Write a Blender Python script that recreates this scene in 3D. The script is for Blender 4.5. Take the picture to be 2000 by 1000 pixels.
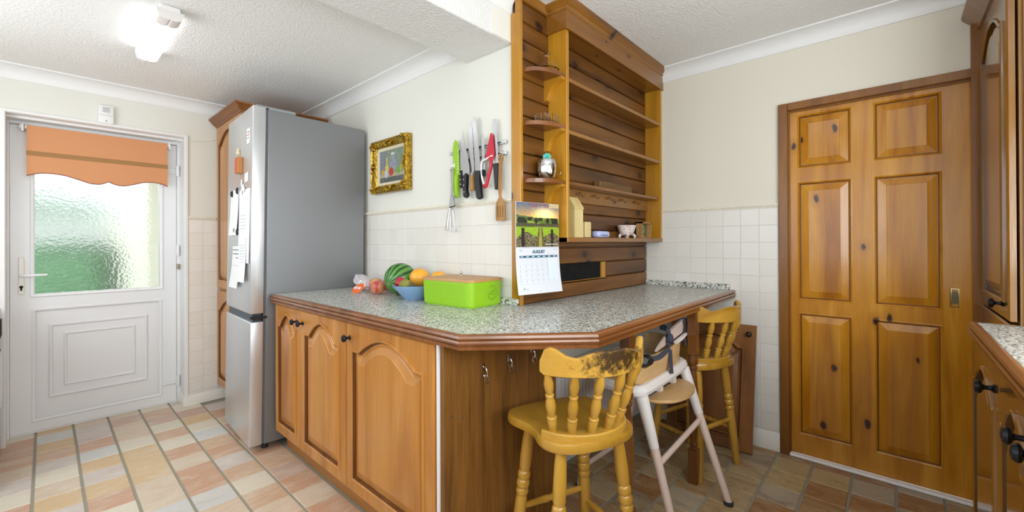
import bpy, bmesh, math, random
from mathutils import Vector, Matrix
random.seed(7)
PI = math.pi
R = math.radians
scn = bpy.context.scene
COL = scn.collection
for o in list(bpy.data.objects): bpy.data.objects.remove(o)

# ------------------------------------------------------------------ camera
CY, FL = 471.28, 825.18
yaw, pitch, roll = R(42.118), R(0.1974), R(-0.2324)
f = Vector((math.cos(yaw)*math.cos(pitch), math.sin(yaw)*math.cos(pitch), math.sin(pitch)))
r0 = Vector((math.sin(yaw), -math.cos(yaw), 0)); u0 = r0.cross(f)
rt = math.cos(roll)*r0 + math.sin(roll)*u0
up = -math.sin(roll)*r0 + math.cos(roll)*u0
cd = bpy.data.cameras.new('camera'); cam = bpy.data.objects.new('camera', cd); COL.objects.link(cam)
cd.sensor_width = 36; cd.lens = 36*FL/2000; cd.shift_x = 0; cd.shift_y = (CY-500)/2000
cd.clip_start = 0.02
M = Matrix((rt, up, -f)).transposed().to_4x4(); M.translation = (0, 0, 1.23)
cam.matrix_world = M
scn.camera = cam

# ------------------------------------------------------------------ world, lights, exposure
scn.view_settings.view_transform = 'Standard'; scn.view_settings.look = 'None'
scn.view_settings.gamma = 1; scn.view_settings.use_curve_mapping = False
scn.view_settings.exposure = 1.2
W = bpy.data.worlds.new('sky'); scn.world = W; W.use_nodes = True
bg = W.node_tree.nodes['Background']; bg.inputs[0].default_value = (0.86, 0.93, 1.0, 1); bg.inputs[1].default_value = 1.0

def area(name, loc, direction, sx, sy, power, color):
    l = bpy.data.lights.new(name, 'AREA'); l.shape = 'RECTANGLE'; l.size = sx; l.size_y = sy
    l.energy = power; l.color = color
    o = bpy.data.objects.new(name, l); COL.objects.link(o); o.location = loc
    o.rotation_euler = Vector(direction).to_track_quat('-Z', 'Y').to_euler()
    return o
area('window_daylight', (-0.80, 1.0, 1.5), (1, 0, -0.05), 1.7, 1.0, 1.0, (0.88, 0.94, 1.0))
area('rear_left_fill_light', (-.25, -0.80, 1.5), (0.0, 1, 0.06), 1.0, 1.0, 13, (0.92, 0.96, 1.0))  # added fill from behind the camera; the wall there has no window
area('side_fill_light', (-0.80, 2.75, 1.55), (1, 0.1, -0.05), 1.1, 1.0, 5.5, (0.92, 0.96, 1.0))  # added fill to brighten the back door end of the room
area('rear_fill_light', (1.25, -0.80, 1.55), (0.12, 1, 0.18), 1.7, 1.0, 17, (0.88, 0.94, 1.0))  # added fill for the right side and ceiling, no window in this wall

# ------------------------------------------------------------------ materials
def lin(c):
    c = c.lstrip('#'); v = [int(c[i:i+2], 16)/255 for i in (0, 2, 4)]
    return tuple((x/12.92 if x <= .04045 else ((x+.055)/1.055)**2.4) for x in v) + (1,)
class NT:
    def __init__(s, name):
        s.m = bpy.data.materials.new(name); s.m.use_nodes = True
        s.t = s.m.node_tree; s.b = s.t.nodes['Principled BSDF']; s.out = s.t.nodes['Material Output']
    def n(s, typ, **kw):
        nd = s.t.nodes.new(typ)
        for k, v in kw.items():
            if k.startswith('_'): setattr(nd, k[1:], v)
            else:
                key = int(k[1:]) if k[0] == 'i' and k[1:].isdigit() else k.replace('__', ' ')
                if hasattr(v, 'is_linked') or isinstance(v, bpy.types.NodeSocket): s.t.links.new(v, nd.inputs[key])
                else: nd.inputs[key].default_value = v
        return nd
    def l(s, a, b): s.t.links.new(a, b)
    def ramp(s, fac, stops, interp='LINEAR'):
        nd = s.t.nodes.new('ShaderNodeValToRGB'); cr = nd.color_ramp; cr.interpolation = interp
        while len(cr.elements) < len(stops): cr.elements.new(0.5)
        for e, (p, c) in zip(cr.elements, stops):
            e.position = p; e.color = lin(c) if isinstance(c, str) else (c, c, c, 1)
        s.l(fac, nd.inputs[0]); return nd.outputs[0]
    def mix(s, fac, a, b, mode='MIX'):
        nd = s.t.nodes.new('ShaderNodeMix'); nd.data_type = 'RGBA'; nd.blend_type = mode
        for v, i in ((fac, 0), (a, 6), (b, 7)):
            if isinstance(v, bpy.types.NodeSocket): s.l(v, nd.inputs[i])
            else: nd.inputs[i].default_value = v
        return nd.outputs[2]
    def math(s, op, a, b=0.0):
        nd = s.t.nodes.new('ShaderNodeMath'); nd.operation = op
        for v, i in ((a, 0), (b, 1)):
            if isinstance(v, bpy.types.NodeSocket): s.l(v, nd.inputs[i])
            else: nd.inputs[i].default_value = v
        return nd.outputs[0]
    def coord(s, rnd=True, scale=(1, 1, 1)):
        tc = s.t.nodes.new('ShaderNodeTexCoord'); v = tc.outputs['Object']
        if rnd:
            oi = s.t.nodes.new('ShaderNodeObjectInfo')
            k = s.n('ShaderNodeVectorMath', _operation='SCALE'); s.l(oi.outputs['Random'], k.inputs['Scale']); k.inputs[0].default_value = (17, 31, 23)
            a = s.n('ShaderNodeVectorMath', _operation='ADD', i0=v, i1=k.outputs[0]); v = a.outputs[0]
        mp = s.n('ShaderNodeMapping', Vector=v, Scale=scale)
        return mp.outputs[0]
    def bump(s, h, strength=.3, dist=.01):
        b = s.n('ShaderNodeBump', Height=h, Strength=strength, Distance=dist); s.l(b.outputs[0], s.b.inputs['Normal'])
    def set(s, base=None, rough=.5, metal=0, **kw):
        if base is not None:
            if isinstance(base, bpy.types.NodeSocket): s.l(base, s.b.inputs['Base Color'])
            else: s.b.inputs['Base Color'].default_value = lin(base)
        if isinstance(rough, bpy.types.NodeSocket): s.l(rough, s.b.inputs['Roughness'])
        else: s.b.inputs['Roughness'].default_value = rough
        s.b.inputs['Metallic'].default_value = metal
        for k, v in kw.items(): s.b.inputs[k.replace('__', ' ')].default_value = v
        return s.m

MATS = {}
def plain(name, base, rough=.5, metal=0, var=.04, **kw):
    if name in MATS: return MATS[name]
    t = NT(name); c = t.coord(scale=(9, 9, 9))
    nz = t.n('ShaderNodeTexNoise', Vector=c, Scale=2.0, Detail=3.0)
    k = t.math('ADD', t.math('MULTIPLY', nz.outputs[0], 2*var), 1-var)
    vm = t.n('ShaderNodeVectorMath', _operation='SCALE'); vm.inputs[0].default_value = lin(base)[:3]; t.l(k, vm.inputs['Scale'])
    MATS[name] = t.set(vm.outputs[0], rough, metal, **kw); return MATS[name]

def wood(name, light, mid, dark, axis=2, rough=.35, knots=0.0, bands=7.0, coat=0.0, fine=.25, seed=0, knotc='#2a1408', stain=None):
    t = NT(name)
    across, along = bands, bands*.09
    sc = [across]*3; sc[axis] = along
    c = t.coord(scale=tuple(sc))
    n1 = t.n('ShaderNodeTexNoise', Vector=c, Scale=1.0, Detail=4.0, Distortion=.9)
    col = t.ramp(n1.outputs[0], [(.28, dark), (.47, mid), (.70, light)])
    sc2 = [170.0]*3; sc2[axis] = 7.0
    c2 = t.coord(scale=tuple(sc2))
    n2 = t.n('ShaderNodeTexNoise', Vector=c2, Scale=1.0, Detail=3.0)
    g = t.ramp(n2.outputs[0], [(.3, 1-fine), (.62, 1.0)])
    col = t.mix(1.0, col, g, 'MULTIPLY')
    if knots:
        sp = t.n('ShaderNodeSeparateXYZ', Vector=t.coord()); oth = [i for i in range(3) if i != axis]
        cmb = t.n('ShaderNodeCombineXYZ', X=t.math('MULTIPLY', sp.outputs[axis], 3.4), Y=t.math('MULTIPLY', t.math('ADD', sp.outputs[oth[0]], sp.outputs[oth[1]]), 6.0)); c3 = cmb.outputs[0]
        nd = t.n('ShaderNodeTexNoise', Vector=c3, Scale=2.5, Detail=2.0)
        ad = t.n('ShaderNodeVectorMath', _operation='SCALE', Scale=.18); t.l(nd.outputs[1], ad.inputs[0])
        ad2 = t.n('ShaderNodeVectorMath', _operation='ADD', i0=c3, i1=ad.outputs[0])
        vo = t.n('ShaderNodeTexVoronoi', Vector=ad2.outputs[0], Scale=1.0, Randomness=1.0, _voronoi_dimensions='2D')
        sc_ = t.n('ShaderNodeSeparateXYZ', Vector=vo.outputs['Color'])
        vd = t.math('ADD', vo.outputs['Distance'], t.math('MAXIMUM', t.math('MULTIPLY', t.math('SUBTRACT', sc_.outputs[0], .38), .8), -.02))
        k = t.ramp(vd, [(.05*knots, 1.0), (.12*knots, 0.0)])
        k2 = t.ramp(vd, [(.05*knots, .55), (.34*knots, 0.0)])
        col = t.mix(k2, col, lin(dark)); col = t.mix(k, col, lin(knotc))
    if stain:   # worn varnish with a shape of its own
        tc = t.n('ShaderNodeTexCoord').outputs['Object']
        ms = t.n('ShaderNodeMapping', Vector=tc, Location=stain[0], Scale=stain[1])
        ln = t.n('ShaderNodeVectorMath', _operation='LENGTH', i0=ms.outputs[0])
        nn = t.n('ShaderNodeTexNoise', Vector=tc, Scale=48.0, Detail=6.0, Roughness=.75)
        v = t.math('SUBTRACT', t.math('MULTIPLY', nn.outputs[0], 3.4), t.math('ADD', ln.outputs['Value'], .55))
        k = t.ramp(v, [(.10, 0.0), (.75, .95)])
        col = t.mix(k, col, lin('#2c1c0b'))
    t.l(col, t.b.inputs['Base Color'])
    t.b.inputs['Roughness'].default_value = rough
    t.b.inputs['Coat Weight'].default_value = coat; t.b.inputs['Coat Roughness'].default_value = .12
    t.bump(n2.outputs[0], .12, .002)
    MATS[name] = t.m; return t.m

# cabinet door wood (vertical / horizontal grain)
cabv = wood('cabinet_wood', '#c98c44', '#ba7a32', '#a36422', 2, .33, bands=9, fine=.14, coat=.25)
cabx = wood('cabinet_wood_cross', '#b07a42', '#a06a35', '#86541f', 1, .36, bands=8, fine=.15)
ecab = wood('right_cabinet_wood', '#94641a', '#855610', '#6b4009', 2, .16, bands=7, fine=.14, coat=.7)
ecabside = wood('right_cabinet_veneer', '#a3793f', '#94692f', '#7c5423', 2, .5, bands=9, fine=.2)
pine = wood('pine_door_wood', '#d4962c', '#c07e14', '#a0600b', 2, .22, knots=.62, bands=10, coat=.25, fine=.14, knotc='#351405')
piney = wood('pine_door_wood_cross', '#c98a26', '#b57412', '#94550b', 1, .2, knots=.5, bands=8, coat=.6, fine=.14, knotc='#351405')
frm = wood('door_frame_wood', '#94601c', '#804e12', '#63390c', 2, .3, bands=8, coat=.15, fine=.15)
plank = wood('plank_wood', '#80521a', '#6a4010', '#472807', 0, .45, knots=1.05, bands=9, coat=.08, fine=.16, knotc='#2a1206')
rackx = wood('rack_wood_long', '#9c6a26', '#895717', '#6b400f', 0, .3, knots=.4, bands=9, coat=.4, fine=.14, knotc='#33170a')
rackz = wood('rack_wood_upright', '#c48d27', '#b57d1b', '#976313', 2, .3, knots=.45, bands=8, coat=.4, fine=.14, knotc='#40200a')
trimw = wood('edge_wood', '#8f5a30', '#804d26', '#683a1a', 1, .28, bands=10, coat=.4, fine=.14)
trimx = wood('edge_wood_long', '#8f5a30', '#804d26', '#683a1a', 0, .28, bands=10, coat=.4, fine=.14)
crownw = wood('crown_wood', '#9a6638', '#8a562b', '#6f401d', 1, .4, bands=8, fine=.14)
panelw = wood('oak_veneer', '#946429', '#82551f', '#644015', 2, .5, bands=16, fine=.32)
stoolw = wood('stool_wood', '#c79a3e', '#b98a2f', '#a07322', 2, .28, bands=7, coat=.55, fine=.1)
stoolseat = wood('stool_seat_wood', '#c09238', '#b1832b', '#98701f', 1, .3, bands=9, coat=.5, fine=.1)
stoolrail = wood('stool_rail_wood', '#c79a3e', '#b98a2f', '#a07322', 0, .28, bands=7, coat=.5, fine=.1)
stoolworn = wood('stool_worn_rail_wood', '#c79a3e', '#b98a2f', '#a07322', 0, .4, bands=7, coat=.2, fine=.1, stain=((-.02*7, .235*3, -.875*14), (7, 3, 14)))
legw = wood('dark_leg_wood', '#7a4a1b', '#6a3d13', '#4d2a0c', 2, .3, bands=8, coat=.4, fine=.14)
doorw = wood('loose_door_wood', '#96663a', '#86562c', '#6c411e', 2, .35, bands=9, coat=.3, fine=.15)
beech = wood('pale_beech', '#d9b583', '#cda672', '#b98f5b', 0, .45, bands=9, fine=.1)
bamboo = wood('bamboo_lid_wood', '#c79a63', '#b98a54', '#a17342', 1, .45, bands=14, fine=.15)
spatw = wood('spatula_wood', '#b98e58', '#a97c47', '#8e6334', 2, .6, bands=14, fine=.15)
raww = wood('raw_pine', '#e0cd94', '#d8c385', '#c8b06e', 2, .55, bands=9, fine=.08)
darkbox = wood('dull_box_wood', '#7c5c30', '#6f5027', '#5a3f1c', 0, .55, bands=9, fine=.15)

glz_shade = wood('glaze_shade_groove_wood', '#7a4c22', '#6a3f1a', '#553012', 2, .35, bands=9, fine=.14)  # groove wood: real dark glaze plus groove shade put into the colour
glze_shade = wood('dark_glaze_shade_groove_wood', '#5c3a10', '#4e300c', '#3f2508', 2, .25, bands=9, fine=.14)  # same for the right cabinets: glaze and painted groove shade
white = plain('white_upvc', '#e6e6e6', .3, var=.01)
white2 = plain('white_paint', '#e9e8e6', .45, var=.015)
skirtm = plain('cream_gloss_paint', '#eae6dc', .3, var=.015)
chrome = plain('chrome', '#d8d8da', .12, 1.0, var=.02)
steelb = plain('blade_steel', '#c9cacc', .25, 1.0, var=.03)
black = plain('black_plastic', '#17181b', .4)
blackmetal = plain('pewter_knob', '#33363c', .3, .9)
dark = plain('dark_void', '#0e0d0d', .8)
grey = plain('grey_plastic', '#8d9093', .5)
brass = plain('brass', '#c9a24a', .22, 1.0)
rubber = plain('dark_rubber', '#2a2b30', .6)
strapm = plain('charcoal_strap', '#3b3d49', .8)
pinkwhite = plain('whitewashed_beech', '#d9c3b6', .45, var=.04)
frostw = plain('white_chair_plastic', '#e2dcd8', .4, var=.01)
paper = plain('white_paper', '#ebebea', .8, var=.01)
teal = plain('teal_plastic', '#2fa593', .4)
green = plain('lime_plastic', '#8cbd1c', .38, var=.01)
green2 = plain('lime_knife', '#93c11f', .35)
redp = plain('red_plastic', '#c01f33', .35)
orangel = plain('orange_label', '#ee6a1c', .4)
bluebowl = plain('blue_grey_plastic', '#7f9fc4', .4)
lilac = plain('lilac_plastic', '#b9c2ea', .35)
tyel = plain('dark_teal_ink', '#1f5b76', .6)
ink = plain('dark_ink', '#33475a', .7)
gridm = plain('grey_ink', '#c3cad2', .8)
whiteink = plain('white_ink', '#f2f2f2', .6)

def m_ceiling(name='artex_ceiling', base='#ecebe8'):
    t = NT(name); c = t.coord(False)
    n = t.n('ShaderNodeTexNoise', Vector=c, Scale=70.0, Detail=4.0, Roughness=.6)
    v = t.n('ShaderNodeTexVoronoi', Vector=c, Scale=95.0)
    h = t.math('ADD', n.outputs[0], t.math('MULTIPLY', v.outputs[0], .6))
    t.bump(h, .55, .006); return t.set(base, .7)
ceilm = m_ceiling()
beamm = m_ceiling('textured_beam', '#dfdedb')
def m_wall(name, base):
    t = NT(name); c = t.coord(False)
    n = t.n('ShaderNodeTexNoise', Vector=c, Scale=1.6, Detail=2.0)
    n2 = t.n('ShaderNodeTexNoise', Vector=t.coord(False, (60, 60, 25)), Scale=2.0, Detail=4.0)
    col = t.mix(t.math('MULTIPLY', n.outputs[0], .12), lin(base), lin('#cfc6ae'))
    t.bump(n2.outputs[0], .18, .003)
    return t.set(col, .75)
wallm = m_wall('cream_wallpaper', '#e2e1d8')
wallr = m_wall('beige_wallpaper', '#e0dacb')
def m_tile(name, a, b):
    t = NT(name); oi = t.n('ShaderNodeObjectInfo')
    n = t.n('ShaderNodeTexNoise', Vector=t.coord(True), Scale=22.0, Detail=3.0)
    f_ = t.math('ADD', t.math('MULTIPLY', oi.outputs['Random'], .6), t.math('MULTIPLY', n.outputs[0], .4))
    t.bump(n.outputs[0], .1, .004)
    return t.set(t.mix(f_, lin(a), lin(b)), .22)
wtile = m_tile('white_glazed_tile', '#e6e3dc', '#dfdad1')
wtilea = m_tile('cream_glazed_tile', '#ebe8e0', '#e4dfd6')
grout = plain('pale_grout', '#e0dcd4', .8)
fgrout = plain('floor_grout', '#9a9686', .8)
def m_floor(name, per_object=True):
    t = NT(name)
    if per_object:
        oi = t.n('ShaderNodeObjectInfo'); rnd = oi.outputs['Random']
        c = t.coord(True, (5, 11, 5))
    else:
        tc = t.n('ShaderNodeTexCoord').outputs['Object']
        sn = t.n('ShaderNodeVectorMath', _operation='SNAP', i0=tc, i1=(.17, .17, 1.0))
        rnd = t.n('ShaderNodeTexWhiteNoise', Vector=sn.outputs[0]).outputs[0]; c = t.coord(False, (5, 11, 5))
    col = t.ramp(rnd, [(0, '#d8c4ac'), (.16, '#d0ae90'), (.30, '#d0d0cc'), (.44, '#dfd5c0'), (.58, '#cba184'), (.70, '#d1c4ba'), (.84, '#d6b78c'), (.93, '#c8aa98')], 'CONSTANT')
    n = t.n('ShaderNodeTexNoise', Vector=c, Scale=1.2, Detail=6.0, Roughness=.62, Distortion=1.0)
    w = t.ramp(n.outputs[0], [(.48, 0.0), (.70, .55)]); col = t.mix(w, col, lin('#e4dac8'))
    d = t.ramp(n.outputs[0], [(.26, .40), (.42, 0.0)]); col = t.mix(d, col, lin('#bd8c63'))
    n2 = t.n('ShaderNodeTexNoise', Vector=t.coord(False, (40, 60, 40)), Scale=1.5, Detail=5.0)
    k = t.ramp(n2.outputs[0], [(.3, .92), (.6, 1.0)]); col = t.mix(1.0, col, k, 'MULTIPLY')
    t.bump(n2.outputs[0], .12, .003)
    return t.set(col, .38)
ftile = m_floor('slate_effect_tile'); ftile2 = m_floor('slate_effect_tile_far', False)
def m_floor_dark():
    t = NT('brown_slate_tile'); rnd = t.n('ShaderNodeObjectInfo').outputs['Random']
    col = t.ramp(rnd, [(0, '#b39c78'), (.18, '#a67f55'), (.34, '#b3a794'), (.5, '#c0a878'), (.64, '#a37549'), (.8, '#b0936a'), (.92, '#9c876d')], 'CONSTANT')
    c = t.coord(True, (11, 5, 5))
    n = t.n('ShaderNodeTexNoise', Vector=c, Scale=1.2, Detail=6.0, Roughness=.62, Distortion=1.0)
    col = t.mix(t.ramp(n.outputs[0], [(.45, 0.0), (.68, .5)]), col, lin('#cbb78f'))
    col = t.mix(t.ramp(n.outputs[0], [(.30, .6), (.46, 0.0)]), col, lin('#875a38'))
    n2 = t.n('ShaderNodeTexNoise', Vector=t.coord(False, (60, 40, 40)), Scale=1.5, Detail=5.0)
    col = t.mix(1.0, col, t.ramp(n2.outputs[0], [(.3, .8), (.6, 1.0)]), 'MULTIPLY')
    t.bump(n2.outputs[0], .12, .003)
    return t.set(col, .4)
ftiled = m_floor_dark()
def m_lam(name, sc=190.0):
    t = NT(name); c = t.coord(False, (1, 1, 1))
    d = t.n('ShaderNodeTexNoise', Vector=c, Scale=sc*.6, Detail=1.0)
    ad = t.n('ShaderNodeVectorMath', _operation='SCALE', Scale=.006); t.l(d.outputs[1], ad.inputs[0])
    a2 = t.n('ShaderNodeVectorMath', _operation='ADD', i0=c, i1=ad.outputs[0])
    v = t.n('ShaderNodeTexVoronoi', Vector=a2.outputs[0], Scale=sc)
    wn = t.n('ShaderNodeTexWhiteNoise', Vector=v.outputs['Color'])
    col = t.ramp(wn.outputs[0], [(0, '#5d5f5a'), (.12, '#aeaea4'), (.28, '#d6d7d2'), (.46, '#c6c3b2'), (.62, '#86877f'), (.76, '#e2e3e0'), (.93, '#3c3f40')], 'CONSTANT')
    return t.set(col, .3)
lam = m_lam('speckled_laminate')
lamup = m_lam('speckled_upstand', 150.0)
def m_fridge(name, base, rough, metal, sc):
    t = NT(name); n = t.n('ShaderNodeTexNoise', Vector=t.coord(False, sc), Scale=1.0, Detail=3.0)
    r_ = t.ramp(n.outputs[0], [(.3, rough-.06), (.7, rough+.06)])
    return t.set(base, r_, metal)
fside = m_fridge('grey_satin_steel', '#848587', .42, .55, (220, 220, 220))
ffront = m_fridge('brushed_steel', '#d6d8da', .34, .8, (300, 300, 6))
def m_glass(name, col='#ffffff', rough=0.0, ior=1.45):
    t = NT(name); return t.set(col, rough, 0, Transmission__Weight=1.0, IOR=ior)
clearg = m_glass('clear_glass', '#ffffff', 0.0, 1.18)
def m_obscure():
    t = NT('obscure_glass'); c = t.coord(False, (1, .2, 1))
    d = t.n('ShaderNodeTexNoise', Vector=c, Scale=38.0, Detail=2.0)
    v = t.n('ShaderNodeTexVoronoi', Vector=c, Scale=62.0, _feature='SMOOTH_F1')
    h = t.math('ADD', v.outputs[0], t.math('MULTIPLY', d.outputs[0], .7))
    t.bump(h, .55, .012)
    return t.set('#f6faf9', .22, 0, Transmission__Weight=1.0, IOR=1.3)
obscure = m_obscure()
def m_emit(name, col, s):
    t = NT(name); t.set(col, .4); t.b.inputs['Emission Color'].default_value = lin(col); t.b.inputs['Emission Strength'].default_value = s; return t.m
tube_em = m_emit('lamp_diffuser', '#f6f9ff', 1.7)
def m_blind(name, base):
    t = NT(name); n = t.n('ShaderNodeTexNoise', Vector=t.coord(False, (500, 500, 500)), Scale=1.0, Detail=2.0)
    col = t.mix(t.math('MULTIPLY', n.outputs[0], .3), lin(base), lin('#b5733a')); t.bump(n.outputs[0], .2, .001)
    return t.set(col, .8)
blindm = m_blind('apricot_fabric', '#d99a6c'); blindb = m_blind('tan_ribbon', '#a07a4c'); blindt = m_blind('mauve_braid', '#8d5a55')
def m_gold():
    t = NT('gilt'); n = t.n('ShaderNodeTexNoise', Vector=t.coord(False, (70, 70, 70)), Scale=1.0, Detail=3.0)
    t.bump(n.outputs[0], .35, .004)
    return t.set(t.ramp(n.outputs[0], [(.3, '#5e3f0c'), (.5, '#a98423'), (.7, '#cfae40')]), .34, .75)
gold = m_gold()
def m_vcol(name, rough=.6):
    t = NT(name); a = t.n('ShaderNodeVertexColor', _layer_name='Col'); return t.set(a.outputs[0], rough)
vcol = m_vcol('printed_picture'); vcolg = m_vcol('oil_painting', .45)
def m_melon():
    t = NT('watermelon_rind'); tc = t.n('ShaderNodeTexCoord').outputs['Object']
    sp = t.n('ShaderNodeSeparateXYZ', Vector=tc)
    an = t.math('ARCTAN2', sp.outputs[1], sp.outputs[0])
    nz = t.n('ShaderNodeTexNoise', Vector=tc, Scale=26.0, Detail=4.0, Roughness=.7)
    ph = t.math('ADD', t.math('MULTIPLY', an, 15.0), t.math('MULTIPLY', t.math('SUBTRACT', nz.outputs[0], .5), 5.0))
    s = t.math('SINE', ph)
    col = t.ramp(t.math('ADD', t.math('MULTIPLY', s, .5), .5), [(.0, '#629843'), (.58, '#4c8636'), (.74, '#1f5026'), (1, '#184020')])
    return t.set(col, .3)
melonm = m_melon()
def m_fruit(name, a, b, rough=.4, sc=6.0, spots=0.0):
    t = NT(name); n = t.n('ShaderNodeTexNoise', Vector=t.coord(True, (40, 40, 12)), Scale=.9, Detail=3.0)
    t.bump(n.outputs[0], .05, .003)
    return t.set(t.ramp(n.outputs[0], [(.35, a), (.65, b)]), rough)
grapef = m_fruit('yellow_citrus_skin', '#f0b23c', '#eaa12c'); applem = m_fruit('red_apple_skin', '#b3202f', '#d9a04a', .3)
appler = m_fruit('deep_red_apple_skin', '#a9102d', '#c4344a', .25); kiwim = m_fruit('olive_green_skin', '#8d8a3a', '#7a7430', .6)
appley = m_fruit('yellow_apple_skin', '#d9bf68', '#c05a3f', .35)
def m_film():
    t = NT('pink_net_film'); t.set('#e58fa2', .15, 0, Alpha=.13); return t.m
film = m_film()
foil = plain('crumpled_clear_wrap', '#d9d2d6', .22, .25)
def m_mug():
    t = NT('mirror_glaze'); n = t.n('ShaderNodeTexNoise', Vector=t.coord(False, (60, 60, 60)), Scale=1.0, Detail=3.0)
    t.bump(n.outputs[0], .25, .004); return t.set('#d9dde2', .08, 1.0)
mirror = m_mug()
def m_porc():
    t = NT('flowered_porcelain'); c = t.coord(False, (70, 70, 70))
    v = t.n('ShaderNodeTexVoronoi', Vector=c, Scale=1.0)
    k = t.ramp(v.outputs[0], [(.22, 1.0), (.36, 0.0)])
    col = t.mix(t.math('MULTIPLY', k, .8), lin('#e6d9d2'), lin('#b0505a'))
    return t.set(col, .2)
porc = m_porc()
hedgem = plain('hedge_green', '#6f9a72', .8, var=.35)
hedgem2 = plain('lawn_green', '#7fb08a', .9, var=.1)
pave = plain('pale_paving', '#d8d8d2', .9)
render_w = plain('cream_render', '#f2ecd9', .8)
railm = plain('cream_dado', '#e6e0d0', .5)
ventm = plain('black_mesh', '#141313', .6)

# ------------------------------------------------------------------ geometry helpers
def BM(): return bmesh.new()
def box(bm, x0, x1, y0, y1, z0, z1, bev=0.0, seg=1, mi=0):
    if x0 > x1: x0, x1 = x1, x0
    if y0 > y1: y0, y1 = y1, y0
    if z0 > z1: z0, z1 = z1, z0
    v = [bm.verts.new(p) for p in ((x0,y0,z0),(x1,y0,z0),(x1,y1,z0),(x0,y1,z0),(x0,y0,z1),(x1,y0,z1),(x1,y1,z1),(x0,y1,z1))]
    fs = [bm.faces.new([v[i] for i in q]) for q in ((0,3,2,1),(4,5,6,7),(0,1,5,4),(1,2,6,5),(2,3,7,6),(3,0,4,7))]
    for q in fs: q.material_index = mi
    if bev:
        ed = list({e for q in fs for e in q.edges})
        bmesh.ops.bevel(bm, geom=ed, offset=bev, segments=seg, affect='EDGES', profile=.5)
    return v
def prism(bm, poly, axis, lo, hi, mi=0):
    def P(a, b, c): return {0: (c, a, b), 1: (a, c, b), 2: (a, b, c)}[axis]
    A = [bm.verts.new(P(a, b, lo)) for a, b in poly]; B = [bm.verts.new(P(a, b, hi)) for a, b in poly]
    n = len(poly); F = [bm.faces.new(A[::-1]), bm.faces.new(B)]
    for i in range(n): F.append(bm.faces.new((A[i], A[(i+1) % n], B[(i+1) % n], B[i])))
    for q in F: q.material_index = mi
    return A+B
def lathe(bm, prof, seg=16, mat=None, cap=True, mi=0):
    rings = []
    for r_, z in prof:
        ring = []
        for i in range(seg):
            a = 2*PI*i/seg; p = Vector((r_*math.cos(a), r_*math.sin(a), z))
            ring.append(bm.verts.new(mat @ p if mat else p))
        rings.append(ring)
    for A, B in zip(rings, rings[1:]):
        for i in range(seg):
            q = bm.faces.new((A[i], A[(i+1) % seg], B[(i+1) % seg], B[i])); q.material_index = mi
    if cap:
        for ring in (rings[0][::-1], rings[-1]):
            q = bm.faces.new(ring); q.material_index = mi
def along(a, b):
    a, b = Vector(a), Vector(b); d = b-a
    return Matrix.Translation(a) @ d.to_track_quat('Z', 'Y').to_matrix().to_4x4(), d.length
def rod(bm, a, b, r1, r2=None, seg=12, mi=0):
    m, L = along(a, b); lathe(bm, [(r1, 0), (r1 if r2 is None else r2, L)], seg, m, True, mi)
def turned(bm, a, b, prof, seg=14, mi=0):
    m, L = along(a, b); lathe(bm, [(r_, t*L) for t, r_ in prof], seg, m, True, mi)
def tube(bm, pts, r, seg=8, closed=False, mi=0, flat=None):
    pts = [Vector(p) for p in pts]; n = len(pts); rings = []
    prev = None
    for i, p in enumerate(pts):
        t = (pts[(i+1) % n]-pts[i-1]) if closed else (pts[min(i+1, n-1)]-pts[max(i-1, 0)])
        t.normalize()
        if prev is None:
            a = Vector((0, 0, 1)) if abs(t.z) < .9 else Vector((1, 0, 0)); nrm = t.cross(a).normalized()
        else: nrm = (prev - t*prev.dot(t)).normalized()
        prev = nrm; b = t.cross(nrm); rr = r[i] if isinstance(r, (list, tuple)) else r
        rings.append([bm.verts.new(p + (nrm*math.cos(2*PI*k/seg) + b*math.sin(2*PI*k/seg)*(flat or 1))*rr) for k in range(seg)])
    m = n if closed else n-1
    for i in range(m):
        A, B = rings[i], rings[(i+1) % n]
        for k in range(seg):
            q = bm.faces.new((A[k], A[(k+1) % seg], B[(k+1) % seg], B[k])); q.material_index = mi
    if not closed:
        for ring in (rings[0][::-1], rings[-1]):
            q = bm.faces.new(ring); q.material_index = mi
def ball(bm, c, r, sz=1.0, u=20, v=12, mat=None):
    m = Matrix.Translation(c) @ (mat or Matrix()) @ Matrix.Diagonal((1, 1, sz, 1))
    bmesh.ops.create_uvsphere(bm, u_segments=u, v_segments=v, radius=r, matrix=m)
def smooth_path(pts, n=6, closed=False):
    P = [Vector(p) for p in pts]; N = len(P); out = []
    rng = range(N) if closed else range(N-1)
    for i in rng:
        a = P[(i-1) % N] if closed or i else P[0]; b = P[i]; c = P[(i+1) % N]; d = P[(i+2) % N] if closed or i+2 < N else P[-1]
        for k in range(n):
            t = k/n
            out.append(.5*((2*b)+(c-a)*t+(2*a-5*b+4*c-d)*t*t+(3*b-a-3*c+d)*t**3))
    if not closed: out.append(P[-1])
    return out
def sweep(bm, path, prof, up=Vector((0, 0, 1)), side=1, mi=0, caps=True):
    """profile (outward, z) carried along a plan path with mitred corners"""
    P = [Vector(p) for p in path]; rings = []
    for i, p in enumerate(P):
        d1 = (P[i]-P[i-1]).normalized() if i else None
        d2 = (P[i+1]-P[i]).normalized() if i < len(P)-1 else None
        n1 = d1.cross(up)*side if d1 else None; n2 = d2.cross(up)*side if d2 else None
        if n1 and n2:
            m = (n1+n2).normalized(); m = m/ m.dot(n1)
        else: m = n1 or n2
        rings.append([bm.verts.new(p+m*o+up*z) for o, z in prof])
    k = len(prof)
    for A, B in zip(rings, rings[1:]):
        for i in range(k):
            q = bm.faces.new((A[i], A[(i+1) % k], B[(i+1) % k], B[i])); q.material_index = mi
    if caps:
        bm.faces.new(rings[0][::-1]); bm.faces.new(rings[-1])

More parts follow.
